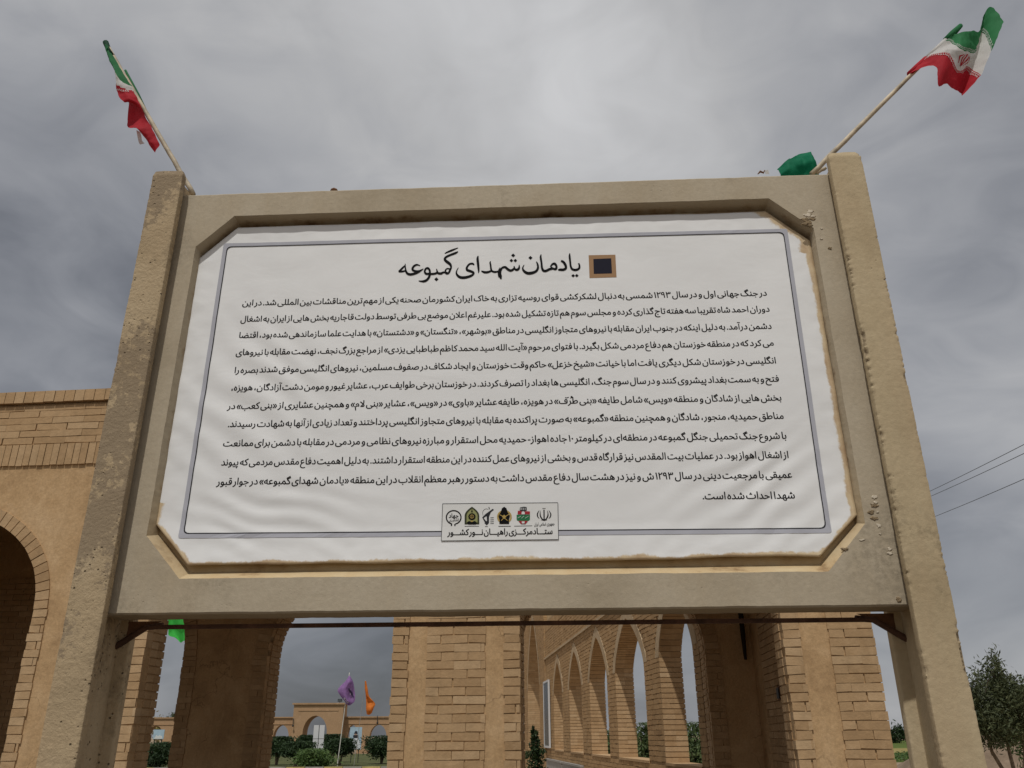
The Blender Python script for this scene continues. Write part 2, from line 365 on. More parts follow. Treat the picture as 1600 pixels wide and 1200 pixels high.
# front slab of the panel with its octagonal opening
rect = dens([(-1.345, -.847), (1.345, -.847), (1.345, .847), (-1.345, .847)], .02, .0016, 4)
def inset(lp, d):
    return [Vector((p.x - math.copysign(d, p.x) * (1 if abs(p.x) > 1.33 else 0), p.y - math.copysign(d, p.y) * (1 if abs(p.y) > .83 else 0))) for p in lp]
oo = dens(OCT_O, .02, .0016, 9)
oi = [p for p in dens(OCT_I, .02, .0, 2)]
fr = inset(rect, .006)
loops = [[Vector((p.x, p.y, 0)) for p in fr], [Vector((p.x, p.y, 0)) for p in oo]]
flat = loops[0] + loops[1]; mb = MB(); fs = []
for t in tessellate_polygon(loops):
    a, b, c = (flat[i] for i in t); fs.append(tuple(t) if (b - a).cross(c - a).z > 0 else tuple(t[::-1]))
n0, n1_ = len(fr), len(oo)
vs = [(p.x, 0, p.y + SZ) for p in flat] + [(p.x, .006, p.y + SZ) for p in rect] + [(p.x, .13, p.y + SZ) for p in rect]
B1 = n0 + n1_
for i in range(n0):
    j = (i + 1) % n0
    fs.append((j, i, B1 + i, B1 + j)); fs.append((B1 + j, B1 + i, B1 + n0 + i, B1 + n0 + j))
fs.append(tuple(B1 + n0 + i for i in range(n0))[::-1])
mb.add(vs, fs); mb.build('panel', M_PANEL, sign)
mb = MB(); k = len(oo)
oi2 = []
for i, p in enumerate(OCT_I):                      # inner ring sampled like the outer one
    a = Vector(p); b = Vector(OCT_I[(i + 1) % 8]); ao = Vector(OCT_O[i]); bo = Vector(OCT_O[(i + 1) % 8]); kk = max(2, int((bo - ao).length / .02))
    oi2 += [a + (b - a) * j / kk for j in range(kk)]
vs = [(p.x, .0003, p.y + SZ) for p in oo] + [(p.x, .055, p.y + SZ) for p in oi2]
fs = [(i, (i + 1) % k, k + (i + 1) % k, k + i) for i in range(k)] + [tuple(range(k, 2 * k))]
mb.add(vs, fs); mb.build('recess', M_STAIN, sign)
# rods and gussets under the panel
mb = MB(); mb.box(-1.235, 1.235, .133, .147, SZ - .878, SZ - .864); mb.build('support_bar', M_RUST, sign)
for s in (-1, 1):
    mb = MB(); mb.tube([(s * 1.19, .140, SZ - .866), (s * 1.25, .14, SZ - .872), (s * 1.405, .141, SZ - .972)], .011, 6); mb.build('brace', M_RUST, sign)
    mb = MB(); x0, x1 = sorted((s * 1.2, s * 1.40))
    pr = [(s * 1.2, SZ - .85), (s * 1.40, SZ - .85), (s * 1.40, SZ - .968), (s * 1.25, SZ - .872)]
    mb = hslice(pr if s > 0 else pr[::-1], [], .149, .151); mb.build('gusset', M_RUSTP, sign)
# plaster flakes and broken concrete near the right-hand corners of the recess
mb = MB()
def flake(px, py, r, t=.004, seed=0):
    c = spt(px, py, 0); rnd = random.Random(seed); n = 13
    rim = [Vector((cos(2 * pi * i / n) * r * rnd.uniform(.4, 1.25), 0, sin(2 * pi * i / n) * r * rnd.uniform(.25, .75))) for i in range(n)]
    vs = [c + p + Vector((0, .002, 0)) for p in rim] + [c + p * .7 + Vector((0, -t, 0)) for p in rim]
    fs = [((i + 1) % n, i, n + i, n + (i + 1) % n)[::-1] for i in range(n)] + [tuple(range(n, 2 * n))]
    mb = MB(); mb.add(vs, fs); return mb
M_FLK = simple('white plaster flake', (.60, .53, .42), .9, .15, 40); M_BRK = simple('broken concrete', (.27, .20, .12), .95, .4, 60, .8)
for i, (x, y, r) in enumerate([(1266, 330, .016), (1262, 336, .022), (1270, 338, .012), (1284, 357, .008), (1283, 373, .008), (1366, 777, .014), (1368, 785, .010), (1371, 800, .008), (1373, 821, .016), (1375, 834, .006), (1345, 844, .006), (1349, 843, .007), (1390, 858, .012), (1390, 864, .012)]): flake(x, y, r, .0022, i).build('plaster_flake', M_FLK, sign)
for i, (x, y, r) in enumerate([(1258, 343, .02), (1264, 347, .02), (1268, 342, .016), (1257, 350, .014), (1265, 352, .014), (1297, 388, .012), (1365, 790, .018), (1362, 800, .016), (1366, 810, .016), (1320, 858, .014), (1404, 937, .018)]): flake(x, y, r, .0025, 50 + i).build('broken_patch', M_BRK, sign)

# ------------------------------------------------------------------ banner
BW = -.035
def bz(u, v):
    """how far the vinyl stands out from its plane (towards the viewer)"""
    ed = max(0, 1 - min(1.215 - abs(u), v + .676, .70 - v) / .16)          # 1 at the rim, 0 well inside
    r = .0035 * nz(u * 1.6, v * 2.2, 5) + .0008 * nz(u * 5, v * 9, 2)
    r += ed * (.0016 * nz(u * 9 + v * 4, v * 13 - u * 3, 8) + .0011 * nz(u * 22 - v * 9, v * 26 + u * 8, 3))
    s = u + v * 1.1 + .55
    r += .0026 * math.exp(-((u + .95) ** 2) / .06 - (v + .1) ** 2 / .12) * sin(s * 38 + nz(u * 3, v * 3, 0) * 5)
    r += .0022 * math.exp(-((u - .9) ** 2) / .06 - (v + .45) ** 2 / .03) * sin((u * .8 - v * 1.4) * 52 + nz(u * 4, v * 4, 1) * 5)
    r += .0016 * math.exp(-((u + .8) ** 2) / .1 - (v + .5) ** 2 / .03) * sin((u * .5 + v * 1.5) * 48 + nz(u * 4, v * 4, 6) * 5)
    r += .010 * max(0, -v - .55) / .13 * (.7 + .5 * nz(u * 2.4, 1, 1))
    return r
def bpos(u, v, lift=0): return Vector((u, -(BW + bz(u, v) + lift), v + SZ))
banner = empty('printed_banner', SO, -SYAW)
tag(banner, 'white octagonal vinyl banner of Persian text set into the concrete sign frame', 'banner')
TOPV, BOTV = .699, -.676
def ext(v):
    l, r = -1.226, 1.213
    if v > .556: l = -1.226 + (v - .556) / (TOPV - .556) * (1.226 - 1.083)
    if v < -.536: l = -1.22 + (-.536 - v) / (-.536 - BOTV) * (1.22 - 1.083)
    if v > .556: r = 1.213 - (v - .556) / (TOPV - .556) * (1.213 - 1.058)
    if v < -.54: r = 1.213 - (-.54 - v) / (-.54 - BOTV) * (1.213 - 1.067)
    return l, r
NU, NV = 240, 150
vsl = sorted(set([BOTV + (TOPV - BOTV) * i / NV for i in range(NV + 1)] + [.556, -.538]))
vs = []; stv = []
for v in vsl:
    l, r = ext(v)
    for i in range(NU + 1):
        u = l + (r - l) * i / NU
        vv = v + (.006 * nz(u * 1.7, 3, 3) + .003 * nz(u * 6, 1, 3) - .0035) * max(0, 1 - (v - BOTV) / .06) + .003 * nz(u * 3, 8, 3) * max(0, 1 - (TOPV - v) / .05)
        uu = u + .003 * nz(v * 4, 2, math.copysign(4, u)) * max(0, 1 - min(u - l, r - u) / .05)
        vs.append(bpos(uu, vv))
        db = v - BOTV; dr = r - u; dl = u - l; dt = TOPV - v
        s = max(0, 1 - db / .034) * .9 if v < 0 else 0
        s = max(s, max(0, 1 - dr / .045) * (1.05 if v > -.6 else .8))
        if v < -.45: s = max(s, max(0, 1 - dl / .05) * .95)
        if u > .9 and v > .5: s = max(s, max(0, 1 - (dr) / .10) * 1.0)
        s = max(s, max(0, 1 - dt / .02) * .3)
        stv.append(s)
rows = len(vsl); W_ = NU + 1
fs = [(a * W_ + i, a * W_ + i + 1, (a + 1) * W_ + i + 1, (a + 1) * W_ + i) for a in range(rows - 1) for i in range(NU)]
mb = MB(); mb.add(vs, fs); mb.t = stv
me = bpy.data.meshes.new('sheet'); me.from_pydata(mb.v, [], mb.f); me.attributes.new('stain', 'FLOAT', 'POINT').data.foreach_set('value', stv)
me.polygons.foreach_set('use_smooth', [True] * len(me.polygons))
sh = link('sheet', me, M_BANNER, banner); md = sh.modifiers.new('th', 'SOLIDIFY'); md.thickness = .0015; md.offset = -1

def flat_on_banner(polys, lift):
    """list of 2-D triangles/quads lists -> verts on the vinyl"""
    mb = MB()
    for pts, faces in polys: mb.add([bpos(u, v, lift) for u, v in pts], faces)
    return mb
def b2(px, py): return sl_(px, py, BW + .002)
def stroke_poly(pts, sub=6, minw=.0):
    """pen stroke with varying width: pts (x, y, width) -> strip"""
    P = [Vector(p) for p in pts]; out = []
    n = len(P)
    for i in range(n - 1):
        a = P[max(i - 1, 0)]; b = P[i]; c = P[i + 1]; d = P[min(i + 2, n - 1)]
        for k in range(sub):
            t = k / sub
            out.append(.5 * ((2 * b) + (c - a) * t + (2 * a - 5 * b + 4 * c - d) * t * t + (3 * b - a - 3 * c + d) * t ** 3))
    out.append(P[-1]); Lf = []; Rf = []
    for i, p in enumerate(out):
        d = out[min(i + 1, len(out) - 1)] - out[max(i - 1, 0)]; d = Vector((d.x, d.y)); d = d.normalized() if d.length else Vector((1, 0))
        nn = Vector((-d.y, d.x)) * max(minw, p.z) * .5
        Lf.append((p.x + nn.x, p.y + nn.y)); Rf.append((p.x - nn.x, p.y - nn.y))
    return Lf, Rf
class Print:
    """flat ink on the banner, given in photo pixels, each shape a hair above the last"""
    def __init__(s, lift=.0006): s.mb = MB(); s.k = 0; s.lift = lift
    def _l(s): s.k += 1; return s.lift + (s.k % 9) * .00006
    def _put(s, pts, faces, extra=0):
        l = s._l() + extra; vs = []
        for x, y in pts: u, v = b2(x, y); vs.append(bpos(u, v, l))
        # front faces look towards the viewer (-y)
        f2 = []
        for f in faces:
            a, b, c = (vs[f[i]] for i in (0, 1, 2)); f2.append(f if (b - a).cross(c - a).y < 0 else f[::-1])
        s.mb.add(vs, f2)
    def poly(s, pts, extra=0): s._put(pts, [tuple(t) for t in tessellate_polygon([[Vector((x, y, 0)) for x, y in pts]])], extra)
    def ring(s, cx, cy, rx, ry, w, a0=0, a1=360, extra=0):
        n = 28; o = [(cx + rx * cos(R(a0 + (a1 - a0) * i / n)), cy + ry * sin(R(a0 + (a1 - a0) * i / n))) for i in range(n + 1)]
        q = [(cx + (rx - w) * cos(R(a0 + (a1 - a0) * i / n)), cy + (ry - w) * sin(R(a0 + (a1 - a0) * i / n))) for i in range(n + 1)]
        s._put(o + q, [(i, i + 1, n + 2 + i, n + 1 + i) for i in range(n)], extra)
    def disc(s, cx, cy, rx, ry=None, n=20, extra=0): s.poly([(cx + rx * cos(2 * pi * i / n), cy + (ry or rx) * sin(2 * pi * i / n)) for i in range(n)], extra)
    def stroke(s, pts, sub=6, extra=0):
        Lf, Rf = stroke_poly(pts, sub=sub, minw=.4); n = len(Lf); s._put(Lf + Rf, [(i, i + 1, n + i + 1, n + i) for i in range(n - 1)], extra)
    def line(s, a, b, w, extra=0):
        n = max(2, int((Vector(b) - Vector(a)).length / 8)); s.stroke([(a[0] + (b[0] - a[0]) * i / n, a[1] + (b[1] - a[1]) * i / n, w) for i in range(n + 1)], 1, extra)
    def dia(s, x, y, r): s.poly([(x - r, y), (x, y - r * .9), (x + r, y), (x, y + r * .9)])
    def build(s, name, m, parent): return s.mb.build(name, m, parent)

# border: grey band with a thin dark line inside it
def rrect(c, rad):
    out = []; n = 4
    for i in range(4):
        p = Vector(c[i]); a = Vector(c[i - 1]); b = Vector(c[(i + 1) % 4]); da = (a - p).normalized() * rad; db = (b - p).normalized() * rad
        for k in range(n + 1):
            t = k / n; out.append((p + da) * (1 - t) ** 2 + p * 2 * t * (1 - t) + (p + db) * t * t)
    return out
BC = [b2(355, 385.5), b2(1224.5, 362.5), b2(1291, 825.6), b2(286.6, 834.2)]
def band(name, d0, d1, m, lift, r=.02):
    def off(d):
        c = sum((Vector(p) for p in BC), Vector((0, 0))) / 4
        return [Vector((p[0] + d * math.copysign(1, p[0] - c.x), p[1] + d * math.copysign(1, p[1] - c.y))) for p in BC]
    A = rrect(off(d0), r); B = rrect(off(d1), r * (.5 if d1 > .01 else 1)); n = len(A); mb = MB()
    sub = 40; a2 = []; b2_ = []
    for i in range(n):
        j = (i + 1) % n; k = max(1, int((A[j] - A[i]).length / .03))
        for q in range(k): a2.append(A[i].lerp(A[j], q / k)); b2_.append(B[i].lerp(B[j], q / k))
    n = len(a2)
    mb.add([bpos(p.x, p.y, lift) for p in a2] + [bpos(p.x, p.y, lift) for p in b2_], [(i, (i + 1) % n, n + (i + 1) % n, n + i) for i in range(n)])
    mb.build(name, m, banner)
band('border_band', .001, .0160, M_BAND, .0011); band('border_line', -.0026, .0010, M_INKD, .0015)

# title, drawn with a reed-pen stroke (coordinates in tenths of a photo pixel)
T = Print(.0008)
def tr_(ox, pts): T.stroke([(ox + x / 10, 380 + y / 10, wd / 10 * 1.12) for x, y, wd in pts])
for pts in [[(1440,310,20),(1453,345,26),(1448,390,30),(1400,415,34),(1345,405,32),(1318,360,28),(1308,280,28),(1300,200,28),(1303,155,10)],
            [(1165,275,26),(1200,290,34),(1235,340,36),(1240,390,34),(1200,412,36),(1150,412,34),(1120,417,18)],
            [(1000,368,18),(1030,328,28),(1068,320,34),(1095,360,30),(1082,402,34),(1040,394,26),(1005,372,24)],
            [(1050,392,30),(985,405,34),(930,430,34),(890,425,34),(868,380,30),(860,300,28),(848,220,28),(855,172,10)],
            [(780,285,12),(800,330,26),(805,385,30),(775,435,34),(710,462,40),(640,465,40),(585,430,32),(567,385,20),(590,335,8)],
            [(512,335,10),(510,385,28),(480,412,34),(445,400,26),(432,355,14)],
            [(436,362,14),(425,400,28),(380,425,34),(335,405,34),(295,372,32),(250,380,28),(222,420,30),(212,470,36),(218,515,44),(230,558,16)],
            [(214,378,10),(196,420,22),(190,470,26),(203,525,30)],
            [(198,428,14),(150,445,28),(100,440,28),(75,410,26),(65,340,24),(58,300,22),(66,278,8)],
            [(82,425,26),(30,447,32),(-20,452,34),(-60,440,26),(-80,430,12)]]: tr_(760, pts)
for x, y, r in [(1355,505,29),(1412,503,29),(688,226,33),(418,188,32),(390,268,29),(452,268,29)]: T.dia(760 + x / 10, 380 + y / 10, r / 10)
for pts in [[(1372,195,10),(1362,240,32),(1370,330,34),(1378,420,24),(1375,462,8)],
            [(1308,340,16),(1285,318,28),(1235,325,26),(1195,375,28),(1200,415,36),(1250,435,36),(1295,455,32),(1290,485,30),(1240,515,36),(1150,535,40),(1080,525,38),(1035,480,28),(1035,430,16),(1062,378,8)],
            [(848,160,10),(890,138,22),(970,105,26),(1057,70,10)],
            [(1057,127,10),(1020,150,30),(930,185,30),(870,215,30),(848,250,32),(880,285,40),(930,325,38),(948,370,26),(930,420,28),(912,462,28)],
            [(915,462,28),(875,470,30),(858,428,22),(885,395,18),(925,400,20)],
            [(890,462,28),(830,452,26),(790,470,34),(740,460,30),(720,398,12)],
            [(745,455,28),(680,475,30),(600,478,28)],
            [(615,470,26),(560,475,32),(535,440,26),(555,395,26),(590,390,30),(615,430,28),(612,500,32),(580,560,32),(530,590,34),(480,592,22),(440,585,10)],
            [(465,350,10),(410,335,24),(360,365,28),(345,410,30),(390,435,30),(450,430,22),(515,398,10)],
            [(505,405,12),(440,445,30),(370,475,32),(300,485,34),(255,460,30),(235,400,22),(232,320,10)],
            [(232,345,16),(190,385,26),(150,425,26),(140,440,28),(190,440,26),(250,425,20)]]: tr_(610, pts)
T.dia(610 + 71.8, 380 + 56, 3.4)
T.build('title_lettering', M_INK, banner)
q = Print(.0006); z8 = lambda X, Y: (600 + X / 4.21, 370 + Y / 4.21)
q.poly([z8(1346, 120), z8(1522, 116), z8(1530, 265), z8(1352, 270)]); sq = q.build('square_mark', M_BROWN, banner)
q = Print(.001); q.poly([z8(1377, 145), z8(1495, 140), z8(1500, 240), z8(1380, 243)]); q.build('square_centre', M_NAVY, sq)

# ---- Persian text: shaped with presentation forms of the default font stack
FORM = {}
for ch, b, n in [('آ',0xFE81,2),('ئ',0xFE89,4),('ا',0xFE8D,2),('ب',0xFE8F,4),('ت',0xFE95,4),('ث',0xFE99,4),('ج',0xFE9D,4),('ح',0xFEA1,4),('خ',0xFEA5,4),('د',0xFEA9,2),('ذ',0xFEAB,2),('ر',0xFEAD,2),('ز',0xFEAF,2),('س',0xFEB1,4),('ش',0xFEB5,4),('ص',0xFEB9,4),('ض',0xFEBD,4),('ط',0xFEC1,4),('ظ',0xFEC5,4),('ع',0xFEC9,4),('غ',0xFECD,4),('ف',0xFED1,4),('ق',0xFED5,4),('ل',0xFEDD,4),('م',0xFEE1,4),('ن',0xFEE5,4),('ه',0xFEE9,4),('و',0xFEED,2),('پ',0xFB56,4),('چ',0xFB7A,4),('ک',0xFB8E,4),('گ',0xFB92,4),('ی',0xFBFC,4)]:
    FORM[ch] = [chr(b + i) for i in range(n)] + [None] * (4 - n)
FORM['ه'][0] = 'ه'
MARK = 'َُ'
def shape(s):
    out = []; prev = False; i = 0
    while i < len(s):
        c = s[i]
        if c in MARK: out.append(c); i += 1; continue
        if c not in FORM:
            prev = c == 'ـ'; out.append('' if c == '\u200c' else c); i += 1; continue
        j = i + 1
        while j < len(s) and s[j] in MARK: j += 1
        nx = s[j] if j < len(s) else ''
        if c == 'ل' and nx == 'ا': out.append('\ufefc' if prev else '\ufefb'); prev = False; i = j + 1; continue
        f = FORM[c]; dual = f[2] is not None; nj = dual and (nx in FORM or nx == 'ـ')
        out.append(f[3] if prev and nj else f[1] if prev else f[2] if nj else f[0]); prev = dual and nj; i += 1
    r = ''.join(out)[::-1]
    r = re.sub('[۰-۹]+', lambda m: m.group()[::-1], r)
    return r.translate(str.maketrans('«»', '»«'))
GL = {}
def outline(body):
    cu = bpy.data.curves.new('t', 'FONT'); cu.body = body; cu.size = 1; cu.resolution_u = 4; cu.fill_mode = 'NONE'
    o = bpy.data.objects.new('t', cu); me = bpy.data.meshes.new_from_object(o)
    V = [(v.co.x, v.co.y) for v in me.vertices]; E = []
    for e in me.edges:
        i, j = sorted(e.vertices); E.append((V[i], V[j]) if j - i == 1 else (V[j], V[i]))
    bpy.data.objects.remove(o); bpy.data.meshes.remove(me); bpy.data.curves.remove(cu); return V, E
BAR = max(p[0] for p in outline('|')[0])
def glyph(c):
    """slabs (y0, y1, [(left0, right0, left1, right1)]) under the non-zero winding rule, and the advance"""
    if c not in GL:
        adv = 0 if c in MARK else max(p[0] for p in outline(c + '|')[0]) - BAR
        V, E = outline(c) if c != ' ' else ([], []); sl = []
        if V:
            y0 = min(p[1] for p in V); y1 = max(p[1] for p in V); n = max(2, int((y1 - y0) / .022))
            for k in range(n):
                a = y0 + (y1 - y0) * k / n; b = y0 + (y1 - y0) * (k + 1) / n; m = (a + b) / 2; X = []
                for (xa, ya), (xb, yb) in E:
                    if (ya <= m) != (yb <= m):
                        t = (xb - xa) / (yb - ya); f = lambda y: xa + (min(max(y, min(ya, yb)), max(ya, yb)) - ya) * t
                        X.append((xa + (m - ya) * t, f(a), f(b), 1 if yb > ya else -1))
                X.sort(); wn = 0; iv = []
                for x, xa_, xb_, d in X:
                    if wn == 0: st = (xa_, xb_)
                    wn += d
                    if wn == 0: iv.append((st[0], xa_, st[1], xb_))
                sl.append((a, b, iv))
        GL[c] = (sl, adv)
    return GL[c]
def text(name, s, xr, yr, xl, yl, size, m, parent, off=.0, space=1.0):
    """set s right-to-left so that it fills the run between two photo points on the banner"""
    a = Vector(b2(xl, yl)); b = Vector(b2(xr, yr)); ex = (b - a).normalized(); ey = Vector((-ex.y, ex.x)); x = 0; items = []
    for c in shape(s):
        sl, adv = glyph(c); items.append((sl, x - (.18 if c in MARK else 0))); x += adv * (space if c == ' ' else 1)
    kx = (b - a).length / x; mb = MB(); k = 0
    for sl, x0 in items:
        k += 1; lf = .0007 + (k % 3) * .0001
        for ya, yb, iv in sl:
            for l0, r0, l1, r1 in iv:
                q = [(l0 - off, ya - .004), (r0 + off, ya - .004), (r1 + off, yb + .004), (l1 - off, yb + .004)]
                mb.add([bpos(*(a + ex * (px + x0) * kx + ey * py * size), lf) for px, py in q], [(0, 1, 2, 3)])
    return mb.build(name, m, parent)
BODY = [('در جنگ جهانی اول و در سال ۱۲۹۳ شمسی به دنبال لشکرکشی قوای روسیه تزاری به خاک ایران کشورمان صحنه یکی از مهم ترین مناقشات بین المللی شد. در این', 1199, 461.5, 378, 477),
 ('دوران احمد شاه تقریبا سه هفته تاج گذاری کرده و مجلس سوم هم تازه تشکیل شده بود. علیرغم اعلان موضع بی طرفی توسط دولت قاجاریه بخش هایی از ایران به اشغال', 1203.3, 486.5, 375, 502.4),
 ('دشمن درآمد. به دلیل اینکه در جنوب ایران مقابله با نیروهای متجاوز انگلیسی در مناطق «بوشهر»، «تنگستان» و «دشتستان» با هدایت علما سازماندهی شده بود، اقتضا', 1206.5, 513.3, 372, 527.4),
 ('می کرد که در منطقه خوزستان هم دفاع مردمی شکل بگیرد. با فتوای مرحوم «آیت الله سید محمد کاظم طباطبایی یزدی» از مراجع بزرگ نجف، نهضت مقابله با نیروهای', 1210, 539.6, 367.5, 554.5),
 ('انگلیسی در خوزستان شکل دیگری یافت اما با خیانت «شیخ خزعل» حاکم وقت خوزستان و ایجاد شکاف در صفوف مسلمین، نیروهای انگلیسی موفق شدند بصره را', 1213.5, 567.5, 364.7, 582),
 ('فتح و به سمت بغداد پیشروی کنند و در سال سوم جنگ، انگلیسی ها بغداد را تصرف کردند. در خوزستان برخی طوایف عرب، عشایر غیور و مومن دشت آزادگان، هویزه،', 1218, 596, 360, 610),
 ('بخش هایی از شادگان و منطقه «ویس» شامل طایفه «بنی طُرَف» در هویزه، طایفه عشایر «باوی» در «ویس»، عشایر «بنی لام» و همچنین عشایری از «بنی کعب» در', 1222, 625.5, 354.6, 638.5),
 ('مناطق حمیدیه، منجور، شادگان و همچنین منطقه «گمبوعه» به صورت پراکنده به مقابله با نیروهای متجاوز انگلیسی پرداختند و تعداد زیادی از آنها به شهادت رسیدند.', 1225.6, 654, 355.3, 667),
 ('با شروع جنگ تحمیلی جنگل گمبوعه در منطقه\u200cای در کیلومتر ۱۰ جاده اهواز- حمیدیه محل استقرار و مبارزه نیروهای نظامی و مردمی در مقابله با دشمن برای ممانعت', 1230, 685, 347.5, 697),
 ('از اشغال اهواز بود. در عملیات بیت المقدس نیز قرارگاه قدس و بخشی از نیروهای عمل کننده در این منطقه استقرار داشتند. به دلیل اهمیت دفاع مقدس مردمی که پیوند', 1233.5, 715, 344.7, 727),
 ('عمیقی با مرجعیت دینی در سال ۱۲۹۳ ش و نیز در هشت سال دفاع مقدس داشت به دستور رهبر معظم انقلاب در این منطقه «یادمان شهدای گمبوعه» در جوار قبور', 1238.7, 746, 338, 757.5),
 ('شهدا احداث شده است.', 1243, 778.5, 1097.5, 779.8)]
for s, *e in BODY: text('text_line', s, *e, .036, M_INK, banner, .017, .36)

# ---- emblem box
z7 = lambda X, Y: (680 + X / 7.62, 770 + Y / 7.62)
q = Print(.0021); bx = [z7(88, 130), z7(1460, 118), z7(1468, 558), z7(74, 574)]; 
GXN = 24
pg = [(bx[0][0] + (bx[1][0] - bx[0][0]) * i / GXN + ((bx[3][0] + (bx[2][0] - bx[3][0]) * i / GXN) - (bx[0][0] + (bx[1][0] - bx[0][0]) * i / GXN)) * j / 8, bx[0][1] + (bx[1][1] - bx[0][1]) * i / GXN + ((bx[3][1] + (bx[2][1] - bx[3][1]) * i / GXN) - (bx[0][1] + (bx[1][1] - bx[0][1]) * i / GXN)) * j / 8) for j in range(9) for i in range(GXN + 1)]
q._put(pg, [(j * (GXN + 1) + i, j * (GXN + 1) + i + 1, (j + 1) * (GXN + 1) + i + 1, (j + 1) * (GXN + 1) + i) for j in range(8) for i in range(GXN)]); ebox = q.build('emblem_box', M_WHITEP, banner)
q = Print(.0027)
for i in range(4): q.line(bx[i], bx[(i + 1) % 4], .75)
q.build('box_outline', M_INKD, ebox)
E_ = [z7(1400, 492), z7(148, 505)]
def text2(name, s, p, q_, size, m, parent, off, lift=.0024, space=1):
    o = text(name, s, p[0], p[1], q_[0], q_[1], size, m, parent, off, space)
    for v in o.data.vertices: v.co.y -= lift
    return o
text2('caption_lettering', 'ستـــادمرکـــزی راهیـــان نـــور کشـــور', E_[0], E_[1], .030, M_INK, ebox, .026, space=.3)
A = lambda X, Y: (685 + X / 16, 785 + Y / 16); Bq = lambda X, Y: (775 + X / 16, 785 + Y / 16)
LF = .0027
def emblem(label):
    o = Print(LF); return o
# 1 round emblem with lettering
q = Print(LF); c = A(382, 375); q.ring(c[0], c[1], 12.4, 11.6, 1.9, 102, 438); q.line(A(330, 540), A(325, 590), 2); q.line(A(410, 540), A(415, 590), 2)
e = q.build('emblem', M_INK, banner); e['label'] = 'round black ring emblem with lettering'
text2('lettering', 'جهاد', A(505, 378), A(255, 382), .021, M_INK, e, .02); text2('lettering', 'کشاورزی', A(510, 462), A(268, 470), .013, M_INK, e, .005)
# 2 arch-shaped olive emblem
def archpts(x0, x1, yb, ys, yt, f):
    pts = [f(x0, yb), f(x0, ys)]; xm = (x0 + x1) / 2
    for i in range(1, 8): t = i / 8; pts.append(f(x0 + (xm - x0) * (t ** 1.6), ys + (yt - ys) * (t ** .85)))
    pts.append(f(xm, yt))
    for i in range(7, 0, -1): t = i / 8; pts.append(f(x1 - (x1 - xm) * (t ** 1.6), ys + (yt - ys) * (t ** .85)))
    return pts + [f(x1, ys), f(x1, yb)]
q = Print(LF); q.poly(archpts(655, 1022, 552, 330, 108, A)); e = q.build('emblem', M_OLIVED, banner); e['label'] = 'olive arch-shaped emblem with a dark gear'
q = Print(LF + .0008); q.poly(archpts(705, 980, 505, 340, 160, A)); q.build('ground', M_OLIVE, e)
q = Print(LF + .0016); c = A(840, 358)
q.poly([(c[0] + (5.3 if i % 2 else 6.0) * cos(2 * pi * i / 28), c[1] + (5.0 if i % 2 else 5.7) * sin(2 * pi * i / 28)) for i in range(28)])
q.poly([A(840, 165), A(862, 245), A(818, 245)]); q.poly([A(715, 500), A(770, 465), A(840, 500), A(905, 465), A(960, 500), A(930, 545), A(750, 545)]); q.build('gear', M_INK, e)
q = Print(LF + .0024); q.ring(c[0], c[1], 3.2, 3.0, .7); q.line(A(840, 325), A(840, 395), .9); q.poly([A(800, 470), A(840, 455), A(875, 470), A(840, 500)]); q.build('centre', M_GOLD, e)
# 3 raised arm emblem
q = Print(LF); q.poly([A(1095, 375), A(1180, 290), A(1250, 240), A(1310, 195), A(1360, 160), A(1388, 185), A(1310, 250), A(1290, 300), A(1265, 360), A(1265, 520), A(1210, 575), A(1150, 520), A(1185, 480), A(1215, 460), A(1205, 340), A(1130, 390), A(1195, 470), A(1160, 500)])
q.ring(*A(1200, 270), 6.2, 7.0, .5, 150, 300); q.line(A(1262, 115), A(1275, 170), 1.2)
for y in (385, 435, 485, 530): q.line(A(1300, y), A(1385, y - 4), .8)
q.line(A(1165, 602), A(1235, 602), .7); q.line(A(655, 598), A(1015, 596), .8)
e = q.build('emblem', M_INKD, banner); e['label'] = 'black emblem of a raised arm'
# 4 dark emblem in a gold wreath
q = Print(LF); q.ring(*Bq(210, 365), 11.6, 11, 2.6); e = q.build('emblem', M_GOLD, banner); e['label'] = 'black emblem in a gold wreath'
q = Print(LF + .0008); q.poly([Bq(85, 540), Bq(90, 440), Bq(60, 340), Bq(120, 240), Bq(150, 150), Bq(205, 110), Bq(262, 150), Bq(290, 240), Bq(350, 340), Bq(320, 440), Bq(330, 540)]); q.build('shield', M_INK, e)
q = Print(LF + .0016); q.poly([Bq(150, 360), Bq(205, 310), Bq(260, 360), Bq(205, 420)]); q.line(Bq(90, 310), Bq(170, 350), 1.0); q.line(Bq(325, 300), Bq(245, 350), 1.0); q.line(Bq(130, 460), Bq(190, 400), .9); q.line(Bq(290, 460), Bq(220, 400), .9); q.build('crest', M_GOLD, e)
# 5 red and green emblem with a fist
q = Print(LF); q.poly([Bq(515, 310), Bq(850, 310), Bq(848, 430), Bq(815, 462), Bq(540, 462), Bq(515, 430)]); e = q.build('emblem', M_GREENP, banner); e['label'] = 'red and green emblem with a fist on top'
for pts in ([Bq(548, 212), Bq(640, 212), Bq(640, 300), Bq(540, 300)], [Bq(720, 225), Bq(848, 225), Bq(848, 300), Bq(720, 300)]):
    q = Print(LF + .0006); q.poly(pts); q.build('red_field', M_REDP, e)
q = Print(LF + .0006); q.poly([Bq(560, 465), Bq(800, 465), Bq(735, 545), Bq(625, 545)]); q.build('red_field', M_REDP, e)
q = Print(LF + .0012); q.poly([Bq(592, 205), Bq(600, 130), Bq(690, 112), Bq(765, 118), Bq(768, 205), Bq(690, 225)]); q.build('fist', M_INKD, e)
q = Print(LF + .0018); q.poly([Bq(640, 270), Bq(680, 215), Bq(720, 270), Bq(720, 300), Bq(640, 300)]); q.poly([Bq(645, 480), Bq(720, 480), Bq(710, 530), Bq(650, 530)])
